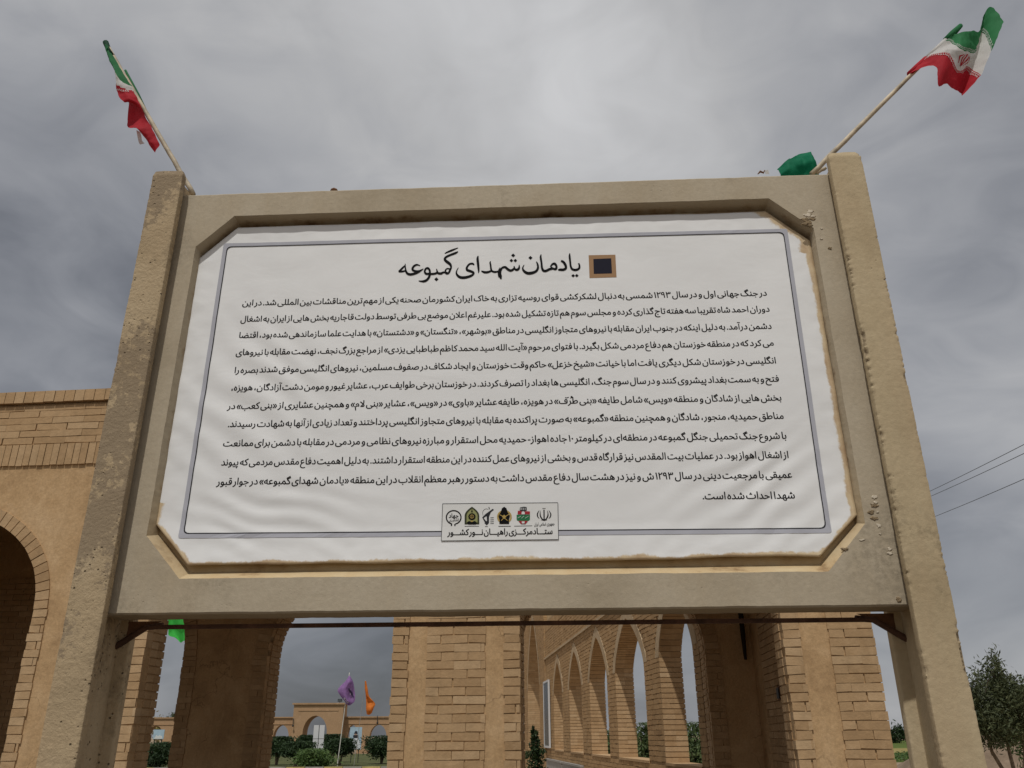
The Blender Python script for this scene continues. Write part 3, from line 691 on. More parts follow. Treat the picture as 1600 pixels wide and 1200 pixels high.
for x in (620, 650, 690, 730): q.line(Bq(x, 140), Bq(x, 195), .7)
q.line(Bq(545, 395), Bq(620, 350), .5); q.line(Bq(640, 400), Bq(700, 345), .5); q.line(Bq(730, 400), Bq(810, 350), .5); q.build('highlight', M_WHITEP, e)
# 6 tulip-like national emblem
q = Print(LF); q.line(Bq(1200, 185), Bq(1203, 440), 1.9); q.stroke([(*Bq(1105, 205), .4), (*Bq(1108, 330), 1.8), (*Bq(1150, 410), 1.7), (*Bq(1200, 440), .6)]); q.stroke([(*Bq(1285, 205), .4), (*Bq(1300, 320), 1.8), (*Bq(1258, 410), 1.7), (*Bq(1205, 440), .6)])
q.stroke([(*Bq(1080, 200), .4), (*Bq(1035, 290), 1.7), (*Bq(1048, 365), 1.5), (*Bq(1085, 405), .4)]); q.stroke([(*Bq(1320, 200), .4), (*Bq(1368, 290), 1.7), (*Bq(1355, 365), 1.5), (*Bq(1318, 405), .4)])
q.poly([Bq(1120, 440), Bq(1200, 415), Bq(1285, 438), Bq(1205, 462)]); q.line(Bq(1158, 152), Bq(1240, 150), .7); q.line(Bq(60, 598), Bq(370, 596), .8); q.line(Bq(455, 596), Bq(905, 586), .8)
e = q.build('emblem', M_INK, banner); e['label'] = 'black tulip-shaped emblem of curved blades'
text2('lettering', 'جمهوری اسلامی ایران', Bq(1465, 570), Bq(955, 585), .016, M_INK, e, .01)

# ------------------------------------------------------------------ flags on the sign
def catmull(P, s):
    out = []; n = len(P)
    for i in range(n - 1):
        a, b, c, d = P[max(i - 1, 0)], P[i], P[i + 1], P[min(i + 2, n - 1)]
        for k in range(s):
            t = k / s; out.append(.5 * ((2 * b) + (c - a) * t + (2 * a - 5 * b + 4 * c - d) * t * t + (3 * b - a - 3 * c + d) * t ** 3))
    return out + [P[-1]]
def cloth_grid(rows, sub=7):
    """rows of control points -> dense grid"""
    g = [catmull([Vector(p) for p in r], sub) for r in rows]
    cols = [catmull([g[r][c] for r in range(len(g))], sub) for c in range(len(g[0]))]
    return [[cols[c][r] for c in range(len(cols))] for r in range(len(cols[0]))]   # [row][col]
def crease(G, amp, fr):
    for r in G:
        for i, p in enumerate(r): r[i] = p + Vector((nz(p.x * fr, p.z * fr, 1), nz(p.x * fr, p.z * fr + 5, 2) + .7 * nz(p.x * fr * 2.3, p.z * fr * 2.3, 9), nz(p.x * fr + 3, p.z * fr, 3) * .6)) * amp
    return G
def grid_mb(G, f=None):
    mb = MB(); nr, nc = len(G), len(G[0]); mb.add([p for r in G for p in r], [(r * nc + c, r * nc + c + 1, (r + 1) * nc + c + 1, (r + 1) * nc + c) for r in range(nr - 1) for c in range(nc - 1)])
    if f: mb.mi = [f((r + .5) / (nr - 1), (c + .5) / (nc - 1)) for r in range(nr - 1) for c in range(nc - 1)]
    return mb
def flag_root(name, label, base, group=None):
    o = empty(name, base); return tag(o, label, 'flag', group)
def rel(root, G): return [[p - root.location for p in r] for r in G]
def wpx(x, y, w): u, v = sl_(x, y, w); return sworld(u, v, w)
def stripe(r, c): return 0 if r < 1 / 3 else 1 if r < 2 / 3 else 2
def pole(root, a, b, r0, r1, m, name='pole', wob=.004):
    mb = MB(); a = Vector(a) - root.location; b = Vector(b) - root.location; n = 24
    mb.tube([a.lerp(b, i / n) + Vector((nz(i * .5, 1, a.x), nz(i * .5, 5, a.x), 0)) * wob for i in range(n + 1)], [r0 + (r1 - r0) * i / n for i in range(n + 1)], 8)
    return mb.build(name, m, root, True)
G_FLAG = 'national flags on the sign posts'
# right-hand flag
WB = -.20
fr_ = flag_root('national_flag', 'green white and red flag flying open from the pole on the right sign post', wpx(1268, 272, WB), G_FLAG)
pole(fr_, wpx(1268, 272, WB), wpx(1500, 41, WB), .0115, .0085, M_POLE)
W = lambda x, y, w=0: wpx(x, y, WB + w)
rowsR = [
 [W(1497,46,.014), W(1492,54,.012), W(1505,50,.03), W(1520,48,.02), W(1530,48,-.02), W(1540,18,-.05), W(1551,12,-.02), W(1568,34,.03)],
 [W(1478,64,.014), W(1487,66,.016), W(1497,75,.05), W(1510,80,.03), W(1524,80,-.02), W(1532,52,-.06), W(1541,57,-.02), W(1549,80,.03)],
 [W(1447,91,.014), W(1463,84,.03), W(1484,83,.05), W(1494,106,.02), W(1504,110,-.01), W(1511,103,-.05), W(1521,109,-.02), W(1532,117,.03)],
 [W(1422,115,.014), W(1460,102,.04), W(1466,133,.07), W(1478,131,.02), W(1492,140,-.01), W(1501,146,-.05), W(1503,149,-.03), W(1504,149,.0)]]
GR = crease(cloth_grid(rowsR, 12), .006, 24)
fl = grid_mb(rel(fr_, GR), stripe).build('cloth', [M_FG, M_FW, M_FR], fr_, True)
def flag_print(G, root, parent, name, m, shapes, lift=.003):
    nr, nc = len(G) - 1, len(G[0]) - 1; mb = MB()
    def ev(r, c):
        r = min(max(r, 0), 1) * nr; c = min(max(c, 0), 1) * nc; i = min(int(r), nr - 1); j = min(int(c), nc - 1); fr1, fc = r - i, c - j
        p = G[i][j].lerp(G[i][j + 1], fc).lerp(G[i + 1][j].lerp(G[i + 1][j + 1], fc), fr1)
        n = (G[i][j + 1] - G[i][j]).cross(G[i + 1][j] - G[i][j]); n = n.normalized() if n.length > 1e-9 else Vector((0, -1, 0))
        if n.dot(CAM - p) < 0: n = -n
        return p + n * lift - root.location
    for Lf, Rf in shapes:
        n = len(Lf); mb.add([ev(y, x) for x, y in Lf] + [ev(y, x) for x, y in Rf], [(i, i + 1, n + i + 1, n + i) for i in range(n - 1)])
    return mb.build(name, m, parent)
def emb(cx, cy, s, sy):
    S_ = []
    def st(pts): S_.append(stroke_poly([(cx + x * s, cy + y * sy, w_ * s) for x, y, w_ in pts], sub=4))
    st([(0, -1, .22), (0, .9, .22)]); st([(-.35, -.9, .1), (-.42, 0, .24), (0, .9, .1)]); st([(.35, -.9, .1), (.42, 0, .24), (0, .9, .1)]); st([(-.6, -.85, .1), (-.95, 0, .24), (-.5, .75, .1)]); st([(.6, -.85, .1), (.95, 0, .24), (.5, .75, .1)]); return S_
flag_print(GR, fr_, fl, 'emblem', M_FR, emb(.46, .50, .085, .12))
kuf = []
rnd = random.Random(3)
for yb, s in ((1 / 3 - .012, -1), (2 / 3 + .012, 1)):
    x = .02
    kuf.append(([(i / 40, yb) for i in range(41)], [(i / 40, yb + s * .008) for i in range(41)]))
    while x < .97:
        h = rnd.choice((.03, .045)); kuf.append(([(x, yb + s * .012), (x + .006, yb + s * .012)], [(x, yb + s * h), (x + .006, yb + s * h)]))
        kuf.append(([(x, yb + s * .03), (x + .016, yb + s * .03)], [(x, yb + s * .038), (x + .016, yb + s * .038)])); x += .022
flag_print(GR, fr_, fl, 'script_band', M_FW, kuf)
# finial sleeves round the pole
mb = MB()
for (a, b) in (((1501, 40), (1478, 63)),): mb.tube([W(*a, 0) - fr_.location, W((a[0] + b[0]) / 2, (a[1] + b[1]) / 2, 0) - fr_.location, W(*b, 0) - fr_.location], [.011, .016, .015], 8)
mb.build('sleeve', M_FG, fr_, True)
mb = MB(); mb.tube([W(1447, 92, 0) - fr_.location, W(1434, 104, 0) - fr_.location, W(1421, 116, 0) - fr_.location], [.014, .015, .014], 8); mb.build('sleeve', M_FR, fr_, True)
mb = MB(); mb.tube([W(1478, 63, 0) - fr_.location, W(1447, 92, 0) - fr_.location], [.012, .012], 8); mb.build('sleeve', M_FW, fr_, True)
# left-hand flag, wrapped along its pole
fl_ = flag_root('national_flag', 'green white and red flag hanging wrapped along the pole on the left sign post', wpx(302, 304, WB), G_FLAG)
pole(fl_, wpx(302, 304, WB), wpx(166, 68, WB), .0115, .0085, M_POLE)
rowsL = [
 [W(166,69,.012), W(163,70,.016), W(169,72,.02)],
 [W(184,100,.012), W(172,95,.02), W(168,83,.02)],
 [W(203,131,.012), W(184,120,.025), W(178,107,.025)],
 [W(206,137,.013), W(190,133,.03), W(181,130,.025)],
 [W(211,147,.013), W(196,147,.03), W(183,145,.02)],
 [W(217,158,.013), W(206,157,.03), W(194,160,.03)],
 [W(222,170,.013), W(211,168,-.01), W(201,161,-.03)],
 [W(228,183,.013), W(214,183,-.03), W(199,194,-.04)],
 [W(233,192,.013), W(224,196,.02), W(205,200,.02)],
 [W(238,201,.013), W(229,208,.03), W(213,200,.03)],
 [W(244,213,.013), W(236,222,.02), W(227,217,.01)],
 [W(249,226,.013), W(246,232,.01), W(243,239,.0)]]
GL_ = crease(cloth_grid(rowsL, 7), .005, 26)
def lst(r, c): return 0 if r * 11 < 1.75 + 1.0 * (1 - c) else (1 if r * 11 < 3.05 + .5 * (1 - c) else 2)
cl_ = grid_mb(rel(fl_, GL_), lst).build('cloth', [M_FG, M_FW, M_FR], fl_, True)
mb = MB(); mb.tube([W(165, 66, 0) - fl_.location, W(170, 78, 0) - fl_.location, W(176, 88, 0) - fl_.location], [.014, .012, .013], 8); mb.build('sleeve', cloth('dark green cloth', (.02, .07, .04)), fl_, True)
mb = MB(); mb.tube([W(196, 110, -.016) - fl_.location, W(215, 147, -.017) - fl_.location, W(240, 197, -.015) - fl_.location], [.006, .009, .004], 6); mb.build('fold', M_FG, fl_, True)
S_ = []; x = .1
kufL = []
for k in range(7): kufL.append(([(.25 + k * .11, .318), (.31 + k * .11, .318)], [(.25 + k * .11, .338), (.31 + k * .11, .338)]))
flag_print(GL_, fl_, cl_, 'script_band', M_FW, kufL)
mb = MB(); g = cloth_grid([[W(213,203,-.03), W(219,206,-.03)], [W(215,215,-.03), W(221,213,-.03)], [W(217,223,-.03), W(222,220,-.035)], [W(219,226,-.03),W(226,224,-.03)]], 4)
grid_mb(rel(fl_, g)).build('loose_corner', M_FW, fl_, True)

# small green flag lying behind the top of the panel
gf = flag_root('green_cloth_flag', 'plain emerald green flag bunched behind the top right of the sign', wpx(1278, 272, -.24))
pole(gf, wpx(1290, 262, -.235), wpx(1225, 300, -.235), .008, .008, M_POLE)
W2 = lambda x, y, w=0: wpx(x, y, -.26 + w)
GG = cloth_grid([[W2(1214,264,.0), W2(1232,250,.02), W2(1250,241,-.02), W2(1264,236,.0), W2(1268,240,.03)],
                 [W2(1218,270,.03), W2(1236,262,.05), W2(1254,254,.02), W2(1268,250,.05), W2(1275,254,.04)],
                 [W2(1220,282,.02), W2(1238,280,.03), W2(1256,278,.0), W2(1272,276,.03), W2(1280,268,.02)],
                 [W2(1222,300,.0), W2(1238,300,.02), W2(1256,300,.0), W2(1270,298,.02), W2(1278,290,.0)]], 9); GG = crease(GG, .008, 20)
grid_mb(rel(gf, GG)).build('cloth', M_EMER, gf, True)
# bits lying on top of the panel
tw_ = empty('wire_scrap', wpx(1190, 271, -.05)); tag(tw_, 'twist of brown wire and pale paper lying on top of the sign panel', 'scrap')
mb = MB(); b0 = tw_.location
mb.tube([wpx(1184, 272, -.05) - b0, wpx(1188, 268, -.05) - b0, wpx(1193, 270, -.05) - b0, wpx(1195, 266, -.05) - b0], [.002, .005, .004, .002], 6); mb.build('wire', M_RUSTP, tw_)
mb = MB(); g = cloth_grid([[wpx(1195, 267, -.05), wpx(1200, 265, -.06)], [wpx(1196, 272, -.05), wpx(1202, 272, -.06)]], 4); grid_mb(rel(tw_, g)).build('paper', M_FW, tw_)
lump = MB(); c0 = wpx(522, 296, -.05)
lump.tube([Vector((-.02, 0, 0)), Vector((-.012, 0, .008)), Vector((0, 0, .011)), Vector((.012, 0, .007)), Vector((.02, 0, 0))], [.002, .008, .011, .008, .002], 9)
o = lump.build('mortar_lump', M_RUSTP, None, True); o.scale = (.75, .75, .6); o.location = c0 + Vector((0, 0, -.006)); tag(o, 'small dark mortar lump on the top edge of the sign panel', 'lump')
# ------------------------------------------------------------------ brickwork helpers
CH = .065                                         # one course
def courses(mb, x0, x1, z0, z1, yf, depth, blen, pattern=0, holes=None, jy=.0022, gapz=.0095, gapx=.005, ax='x'):
    """running-bond bricks on a face at y = yf (front), depth into the wall"""
    r = 0; z = z0
    while z + CH * .6 < z1:
        zt = min(z + CH, z1)
        off = (blen / 2 if (r + pattern) % 2 else 0) + random.uniform(-.012, .012) * (1 if blen > .15 else .2)
        x = x0 - off if off > .03 else x0
        while x < x1 - .012:
            a = max(x, x0); b = min(x + blen + random.uniform(-.008, .008), x1)
            if x1 - b < .03: b = x1
            if b - a > .012 and not (holes and holes((a + b) / 2, (z + zt) / 2, b - a)):
                t = min(1, max(0, random.gauss(.5, .17))); dy = random.uniform(-jy, jy)
                g0 = gapx * .5 * (a > x0 + .001); g1 = gapx * .5 * (b < x1 - .001)
                e0 = random.uniform(-.007, .006) if a <= x0 + .001 else 0; e1 = random.uniform(-.006, .007) if b >= x1 - .001 else 0
                zz = gapz * random.uniform(.3, 1.0); sk = random.uniform(-.004, .004)
                X0, X1, Y0, Y1, Z0, Z1 = a + g0 + e0, b - g1 + e1, yf + dy, yf + depth, z + zz, zt
                if ax == 'x': p = [(X0, Y0, Z0 + sk), (X1, Y0, Z0 - sk), (X1, Y1, Z0), (X0, Y1, Z0), (X0, Y0, Z1 + sk * .4), (X1, Y0, Z1 - sk * .4), (X1, Y1, Z1), (X0, Y1, Z1)]
                else:        # a jamb: runs along y at x = yf; depth gives the side it grows to
                    p = [(Y0, X1, Z0), (Y0, X0, Z0), (Y1, X0, Z0), (Y1, X1, Z0), (Y0, X1, Z1), (Y0, X0, Z1), (Y1, X0, Z1), (Y1, X1, Z1)]
                    if depth < 0: p = [p[i] for i in (3, 2, 1, 0, 7, 6, 5, 4)]; p = [(q[0], q[1], q[2]) for q in p]
                mb.hexa(p, t)
            x += blen
        z += CH; r += 1
def soldier(mb, x0, x1, z0, z1, yf, depth, wd=.068):
    x = x0
    while x < x1 - .02:
        b = min(x + wd * random.uniform(.93, 1.07), x1); t = min(1, max(0, random.gauss(.5, .17)))
        d = random.uniform(-.003, .003); k = random.uniform(-.003, .003)
        mb.hexa([(x + .003, yf + d, z0 + k), (b - .003, yf + d, z0 + k), (b - .003, yf + depth, z0), (x + .003, yf + depth, z0), (x + .003, yf + d, z1), (b - .003, yf + d, z1), (b - .003, yf + depth, z1), (x + .003, yf + depth, z1)], t); x = b
def round_arch(x0, x1, zs, rise, n=24):
    c = (x0 + x1) / 2; h = (x1 - x0) / 2
    return [(c - h * cos(pi * i / n), zs + rise * sin(pi * i / n) ** .94) for i in range(n + 1)]
def point_arch(x0, x1, zs, rise, n=12):
    c = (x0 + x1) / 2; h = (x1 - x0) / 2; L_ = []
    for i in range(n + 1): t = i / n; L_.append((x0 + h * (t ** 1.45 if t < 1 else 1), zs + rise * (1 - (1 - t) ** 1.18)))
    return L_ + [(2 * c - x, z) for x, z in L_[-2::-1]]
def voussoirs(mb, path, wd, yf, depth, step=.072):
    """bricks laid round an arch curve, wd outwards"""
    P = [Vector(p) for p in path]; acc = [0]
    for i in range(1, len(P)): acc.append(acc[-1] + (P[i] - P[i - 1]).length)
    tot = acc[-1]; n = max(3, int(tot / step))
    def at(s):
        s = min(max(s, 0), tot)
        for i in range(1, len(P)):
            if s <= acc[i] + 1e-9:
                return P[i - 1].lerp(P[i], (s - acc[i - 1]) / max(1e-9, acc[i] - acc[i - 1]))
        return P[-1]
    for k in range(n):
        s0, s1 = tot * k / n, tot * (k + 1) / n; a, b = at(s0), at(s1)
        def nrm(s):
            d = (at(s + .05) - at(s - .05)).normalized(); return Vector((-d.y, d.x))
        na, nb = nrm(s0), nrm(s1); t = min(1, max(0, random.gauss(.5, .17))); g = (b - a).normalized() * .004; o = random.uniform(-.002, .002)
        a0, b0, a1, b1 = a + g, b - g, a + na * wd + g, b + nb * wd - g
        mb.hexa([(b0.x, yf + o, b0.y), (a0.x, yf + o, a0.y), (a0.x, yf + depth, a0.y), (b0.x, yf + depth, b0.y), (b1.x, yf + o, b1.y), (a1.x, yf + o, a1.y), (a1.x, yf + depth, a1.y), (b1.x, yf + depth, b1.y)], t)
def soffit(mb, path, y0, y1, rows=2, inset=.0, step=CH, proud=.012):
    """bricks lining the underside of an opening whose outline is path, across the wall from y0 to y1"""
    P = [Vector(p) for p in path]
    for i in range(len(P) - 1):
        a, b = P[i], P[i + 1]; ln = (b - a).length; n = max(1, round(ln / step)); d = (b - a).normalized(); nn = Vector((d.y, -d.x))
        for k in range(n):
            p0 = a.lerp(b, k / n) + d * .006; p1 = a.lerp(b, (k + 1) / n) - d * .005
            for r in range(rows):
                ya = y0 + (y1 - y0) * r / rows + (.003 if r else 0); yb = y0 + (y1 - y0) * (r + 1) / rows - (.003 if r < rows - 1 else 0); t = min(1, max(0, random.gauss(.5, .17)))
                q = nn * (proud + random.uniform(-.002, .002)); e = -nn * .01
                mb.hexa([(p0.x + e.x, ya, p0.y + e.y), (p0.x + q.x, ya, p0.y + q.y), (p0.x + q.x, yb, p0.y + q.y), (p0.x + e.x, yb, p0.y + e.y), (p1.x + e.x, ya, p1.y + e.y), (p1.x + q.x, ya, p1.y + q.y), (p1.x + q.x, yb, p1.y + q.y), (p1.x + e.x, yb, p1.y + e.y)], t)

# ------------------------------------------------------------------ near pavilion
PA = R(5.3); PD = 6.8
pav = empty('brick_pavilion', (sin(PA) * PD, cos(PA) * PD, 0), -PA)
tag(pav, 'near buff brick and plaster arcade building standing right behind the concrete sign', 'building')
TH = .32; XL, XR = -7.75, 2.12; ZS, RISE = 2.6, .86; HT = 4.42
opens = [(-6.75, -4.70), (-3.66, -1.595), (-.579, 1.45)]
def hole(x0, x1): return [(x0, .001)] + round_arch(x0, x1, ZS, RISE) + [(x1, .001)]
mb = hslice([(XL, -.2), (XR, -.2), (XR, HT), (XL, HT)], [[(a, -.1 if False else -.15)] + round_arch(a, b, ZS, RISE) + [(b, -.15)] for a, b in opens], .013, TH - .012)
mb.build('front_wall', M_PLAS, pav)
for a, b in opens:
    mb = MB(); path = [(a - .006, 0)] + [(a - .006, ZS)] + round_arch(a - .006, b + .006, ZS, RISE)[1:-1] + [(b + .006, ZS), (b + .006, 0)]
    voussoirs(mb, round_arch(a, b, ZS, RISE), .12, .0, .1); mb.build('arch_trim', M_BRICK, pav)
    mb = MB(); soffit(mb, path, .102, TH, 2, proud=.014); mb.build('arch_lining', M_BRICK, pav)
def trim(x0, x1, z1=ZS, y=0, d=.1, name='brick_trim', bl=.2, m=None, par=pav):
    mb = MB(); courses(mb, x0, x1, 0, z1, y, d, bl); return mb.build(name, m or M_BRICK, par)
for a, b in opens: trim(a - .125, a); trim(b, b + .125)
for x0, x1 in ((-4.31, -3.95), (-1.319, -.855)):
    mb = MB(); courses(mb, x0, x1, 0, 2.55, .004, .1, .215); mb.build('brick_panel', M_BRICK, pav)
mb = MB(); courses(mb, 1.79, 2.125, 0, 3.86, 0, .1, .215); mb.build('brick_corner', M_BRICK, pav)
mb = MB(); soldier(mb, XL, XR + .005, 3.88, 4.08, -.004, .1); courses(mb, XL, XR + .005, 4.085, 4.46, 0, .1, .3, gapz=.007); mb.build('frieze', M_BRICK, pav)
mb = MB(); mb.box(XL, XR, .02, .3, 4.42, 4.485); mb.build('parapet_bed', M_MORTAR, pav)
mb = MB(); soldier(mb, XL, XR + .02, 4.49, 4.60, -.03, .3, .10); mb.build('parapet_cap', M_BRICK, pav)
# rear wall, end walls, roof
BY0, BY1 = 2.8, 3.22
bop = [(-5.95, -4.69), (-3.70, -1.72), (-.85, 1.20)]
mb = hslice([(XL, -.2), (XR, -.2), (XR, 3.98), (XL, 3.98)], [[(a, -.15)] + round_arch(a, b, 2.45, .9) + [(b, -.15)] for a, b in bop], BY0 + .012, BY1 - .012); mb.build('rear_wall', M_PLAS, pav)
for a, b in bop:
    mb = MB(); voussoirs(mb, round_arch(a, b, 2.45, .9), .15, BY0, .1); mb.build('arch_trim', M_BRICK, pav)
    mb = MB(); soffit(mb, [(a - .006, 0), (a - .006, 2.45)] + round_arch(a - .006, b + .006, 2.45, .9)[1:-1] + [(b + .006, 2.45), (b + .006, 0)], BY0 + .102, BY1, 2, proud=.014); mb.build('arch_lining', M_BRICK, pav)
    trim(a - .16, a, 2.45, BY0); trim(b, b + .16, 2.45, BY0)
mb = MB(); mb.box(1.70, XR - .003, TH, BY0 + .012, -.2, 3.84); mb.build('end_wall', M_PLAS, pav)
mb = MB(); mb.box(XL + .003, XL + .4, TH, BY0 + .012, -.2, 3.84); mb.build('end_wall', M_PLAS, pav)
mb = MB(); courses(mb, TH + .05, 2.1, 0, 3.4, 1.70, .02, .215, ax='y'); 
mb2 = MB(); z = 0
for k in range(52):
    x = TH + .04 - (.1 if k % 2 else 0)
    while x < 2.3:
        mb2.box(1.688 + random.uniform(-.002, .002), 1.71, max(x, TH + .03), min(x + .208, 2.3), k * CH + .008, (k + 1) * CH, min(1, max(0, random.gauss(.5, .17)))); x += .215
mb2.build('inner_brickwork', M_BRICK, pav)
mb2 = MB()
for k in range(52):                                 # brick face of the blind bay at the far left
    x = -7.35 - (.1 if k % 2 else 0)
    while x < -6.12:
        mb2.box(max(x, -7.35), min(x + .208, -6.12), BY0 - .002 + random.uniform(-.002, .002), BY0 + .03, k * CH + .008, (k + 1) * CH, min(1, max(0, random.gauss(.5, .17)))); x += .215
mb2.build('inner_brickwork', M_BRICK, pav)
mb = MB(); mb.box(XL + .01, XR - .01, TH - .012, BY0 + .011, 3.842, 4.0); mb.build('roof', M_PLAS, pav)
mb = MB(); mb.box(XL + .4, 1.7, TH - .012, BY0 + .012, -.05, .06); mb.build('floor', simple('dark floor', (.12, .1, .075), .9), pav)
# wall box on the inner end wall, rod for a dark slit on the rear wall
sb = empty('switch_box', pav.matrix_basis @ Vector((1.675, 1.55, 1.95)), -PA); tag(sb, 'small dark electric switch box on the shaded inner wall of the near building', 'switch box')
mb = MB(); mb.box(-.0, .014, -.06, .06, -.06, .06); mb.build('box', M_RUSTP, sb); mb = MB(); mb.box(-.012, -.001, -.045, .045, -.045, .045); mb.build('cover', M_BLACK, sb)
sp = MB(); sp.tube([(0, 0, 0), (0, 0, .25), (0, 0, 1.5)], [.016, .026, .03], 8); o = sp.build('dark_slit', mat('dark brown slit', (.03, .02, .014), .9, .1), None, True); o.location = pav.matrix_basis @ Vector((1.61, BY0 - .06, 2.34)); tag(o, 'added dark rod standing in for a dark slit on the shaded rear wall inside the near building', 'slit')  # tapered dark rod added where the rear wall shows only a dark slit

# ------------------------------------------------------------------ arcade wing running away behind it
WA = R(-4.6); WBD = 2.9; WT = .31
wing = empty('brick_arcade', (0, 0, 0), pi / 2 - WA); tag(wing, 'long receding brick arcade with pointed arches seen through the right opening', 'arcade')
wop = [(9.95, 11.58), (12.5, 14.65), (15.42, 17.3), (18.33, 20.15), (21.33, 23.0)]
SILL, WS, WR = 1.27, 2.57, .76
def pa(a, b, g=0): return point_arch(a - g, b + g, WS, WR + g * 1.0)
holes = [[(a, SILL)] + pa(a, b) + [(b, SILL)] for a, b in wop]
yF = -WBD
mb = hslice([(9.7, -.2), (24.7, -.2), (24.7, 4.6), (9.7, 4.6)], holes, yF - .012, yF - WT + .012)
# the visible face looks to +y here, so faces are flipped by the helper's convention
mb.f = [f[::-1] for f in mb.f]; mb.build('wall', M_MORTAR, wing)
def inarch(x, z, wd):
    for a, b in wop:
        if a - .02 < x + wd * .5 and x - wd * .5 < b + .02 and z > SILL - .03:
            if z < WS and a < x + wd * .4 and x - wd * .4 < b: return True
            P = pa(a, b, .21)
            if z >= WS - .02:
                for i in range(len(P) - 1):
                    if P[i][0] <= x <= P[i + 1][0]:
                        zz = P[i][1] + (P[i + 1][1] - P[i][1]) * (x - P[i][0]) / max(1e-6, P[i + 1][0] - P[i][0])
                        if z < zz: return True
    return False
mb = MB(); mb0 = MB()
segs = [(9.7, 9.95), (11.58, 12.5), (14.65, 15.42), (17.3, 18.33), (20.15, 21.33), (23.0, 24.7)]
def wc(x0, x1, z0, z1, holes=None, pat=0):
    t = MB(); courses(t, x0, x1, z0, z1, 0, .1, .22, pat, holes, jy=.003, gapz=.012)
    # mirror the y axis: the face is at y = yF and the wall lies on the -y side
    t.v = [(x, yF - y, z) for x, y, z in t.v]; t.f = [f[::-1] for f in t.f]; return t
def join(d, s_):
    b = len(d.v); d.v += s_.v; d.f += [tuple(b + i for i in f) for f in s_.f]; d.t += s_.t; d.mi += s_.mi
for x0, x1 in segs: join(mb, wc(x0, x1, SILL, WS))
join(mb, wc(9.7, 24.7, WS, 3.58, inarch)); join(mb, wc(9.7, 24.7, 0, SILL - .01))
join(mb, wc(9.7, 24.7, 3.64, 4.3)); mb.build('brick_facing', M_BRICK2, wing)
t = MB(); soldier(t, 9.7, 24.7, 4.32, 4.55, 0, .1); t.v = [(x, yF - y, z) for x, y, z in t.v]; t.f = [f[::-1] for f in t.f]; t.build('frieze', M_BRICK2, wing)
t = MB(); t.box(9.7, 24.7, yF, yF + .035, 3.585, 3.635); t.build('string_course', M_ARCHV, wing)
for a, b in wop:
    P0, P1 = pa(a, b), pa(a, b, .2); n = len(P0); t = MB()
    t.add([(x, yF + .004, z) for x, z in P0] + [(x, yF + .004, z) for x, z in P1] + [(x, yF - .1, z) for x, z in P0] + [(x, yF - .1, z) for x, z in P1], [(i, i + 1, n + i + 1, n + i)[::-1] for i in range(n - 1)] + [(i, i + 1, 2 * n + i + 1, 2 * n + i) for i in range(n - 1)] + [(n + i, n + i + 1, 3 * n + i + 1, 3 * n + i)[::-1] for i in range(n - 1)])
    t.build('archivolt', M_ARCHV, wing)
    t = MB(); soffit(t, [(a - .006, SILL), (a - .006, WS)] + point_arch(a - .006, b + .006, WS, WR + .006)[1:-1] + [(b + .006, WS), (b + .006, SILL)], yF - .001, yF - WT, 2, proud=.014); t.build('arch_lining', M_BRICK, wing)
    t = MB(); t.box(a, b, yF - WT - .01, yF + .01, SILL - .03, SILL + .004); t.build('sill', M_BRICK, wing)
for x0, x1 in ((18.4, 21.3), (21.45, 24.5)):
    t = MB(); t.box(x0, x1, yF, yF + .05, 0, 1.0); t.box(x0 - .02, x1 + .02, yF, yF + .07, 1.0, 1.04); t.build('plinth', M_STONE, wing)
# taller gateway bay at its far end
PO = (26.1, 29.7); GZ = 3.0
gp = [(PO[0], -.15)] + point_arch(PO[0], PO[1], GZ, 2.1) + [(PO[1], -.15)]
mb = hslice([(24.7, -.2), (31.2, -.2), (31.2, 6.0), (24.7, 6.0)], [gp], yF + .02, yF - .45); mb.f = [f[::-1] for f in mb.f]; mb.build('gateway_wall', M_MORTAR, wing)
def ingate(x, z, wd):
    P = point_arch(PO[0] - .2, PO[1] + .2, GZ, 2.3)
    if PO[0] < x < PO[1] and z < GZ: return True
    for i in range(len(P) - 1):
        if P[i][0] <= x <= P[i + 1][0] and z >= GZ: return z < P[i][1] + (P[i + 1][1] - P[i][1]) * (x - P[i][0]) / max(1e-6, P[i + 1][0] - P[i][0])
    return False
mb = MB()
for x0, x1 in ((24.7, PO[0]), (PO[1], 31.2)): join(mb, wc(x0, x1, 0, GZ))
join(mb, wc(24.7, 31.2, GZ, 5.9, ingate)); mb.v = [(x, y + .03, z) for x, y, z in mb.v]; mb.build('gateway_facing', M_BRICK2, wing)
t = MB(); soffit(t, [(PO[0] - .006, 0), (PO[0] - .006, GZ)] + point_arch(PO[0] - .006, PO[1] + .006, GZ, 2.106)[1:-1] + [(PO[1] + .006, GZ), (PO[1] + .006, 0)], yF + .03, yF - .44, 2, proud=.014); t.build('gateway_lining', M_BRICK, wing)
P0 = point_arch(PO[0], PO[1], GZ, 2.1); P1 = point_arch(PO[0] - .2, PO[1] + .2, GZ, 2.3); n = len(P0); t = MB()
t.add([(x, yF + .034, z) for x, z in P0] + [(x, yF + .034, z) for x, z in P1] + [(x, yF - .07, z) for x, z in P0], [(i, i + 1, n + i + 1, n + i)[::-1] for i in range(n - 1)] + [(i, i + 1, 2 * n + i + 1, 2 * n + i) for i in range(n - 1)]); t.build('archivolt', M_ARCHV, wing)
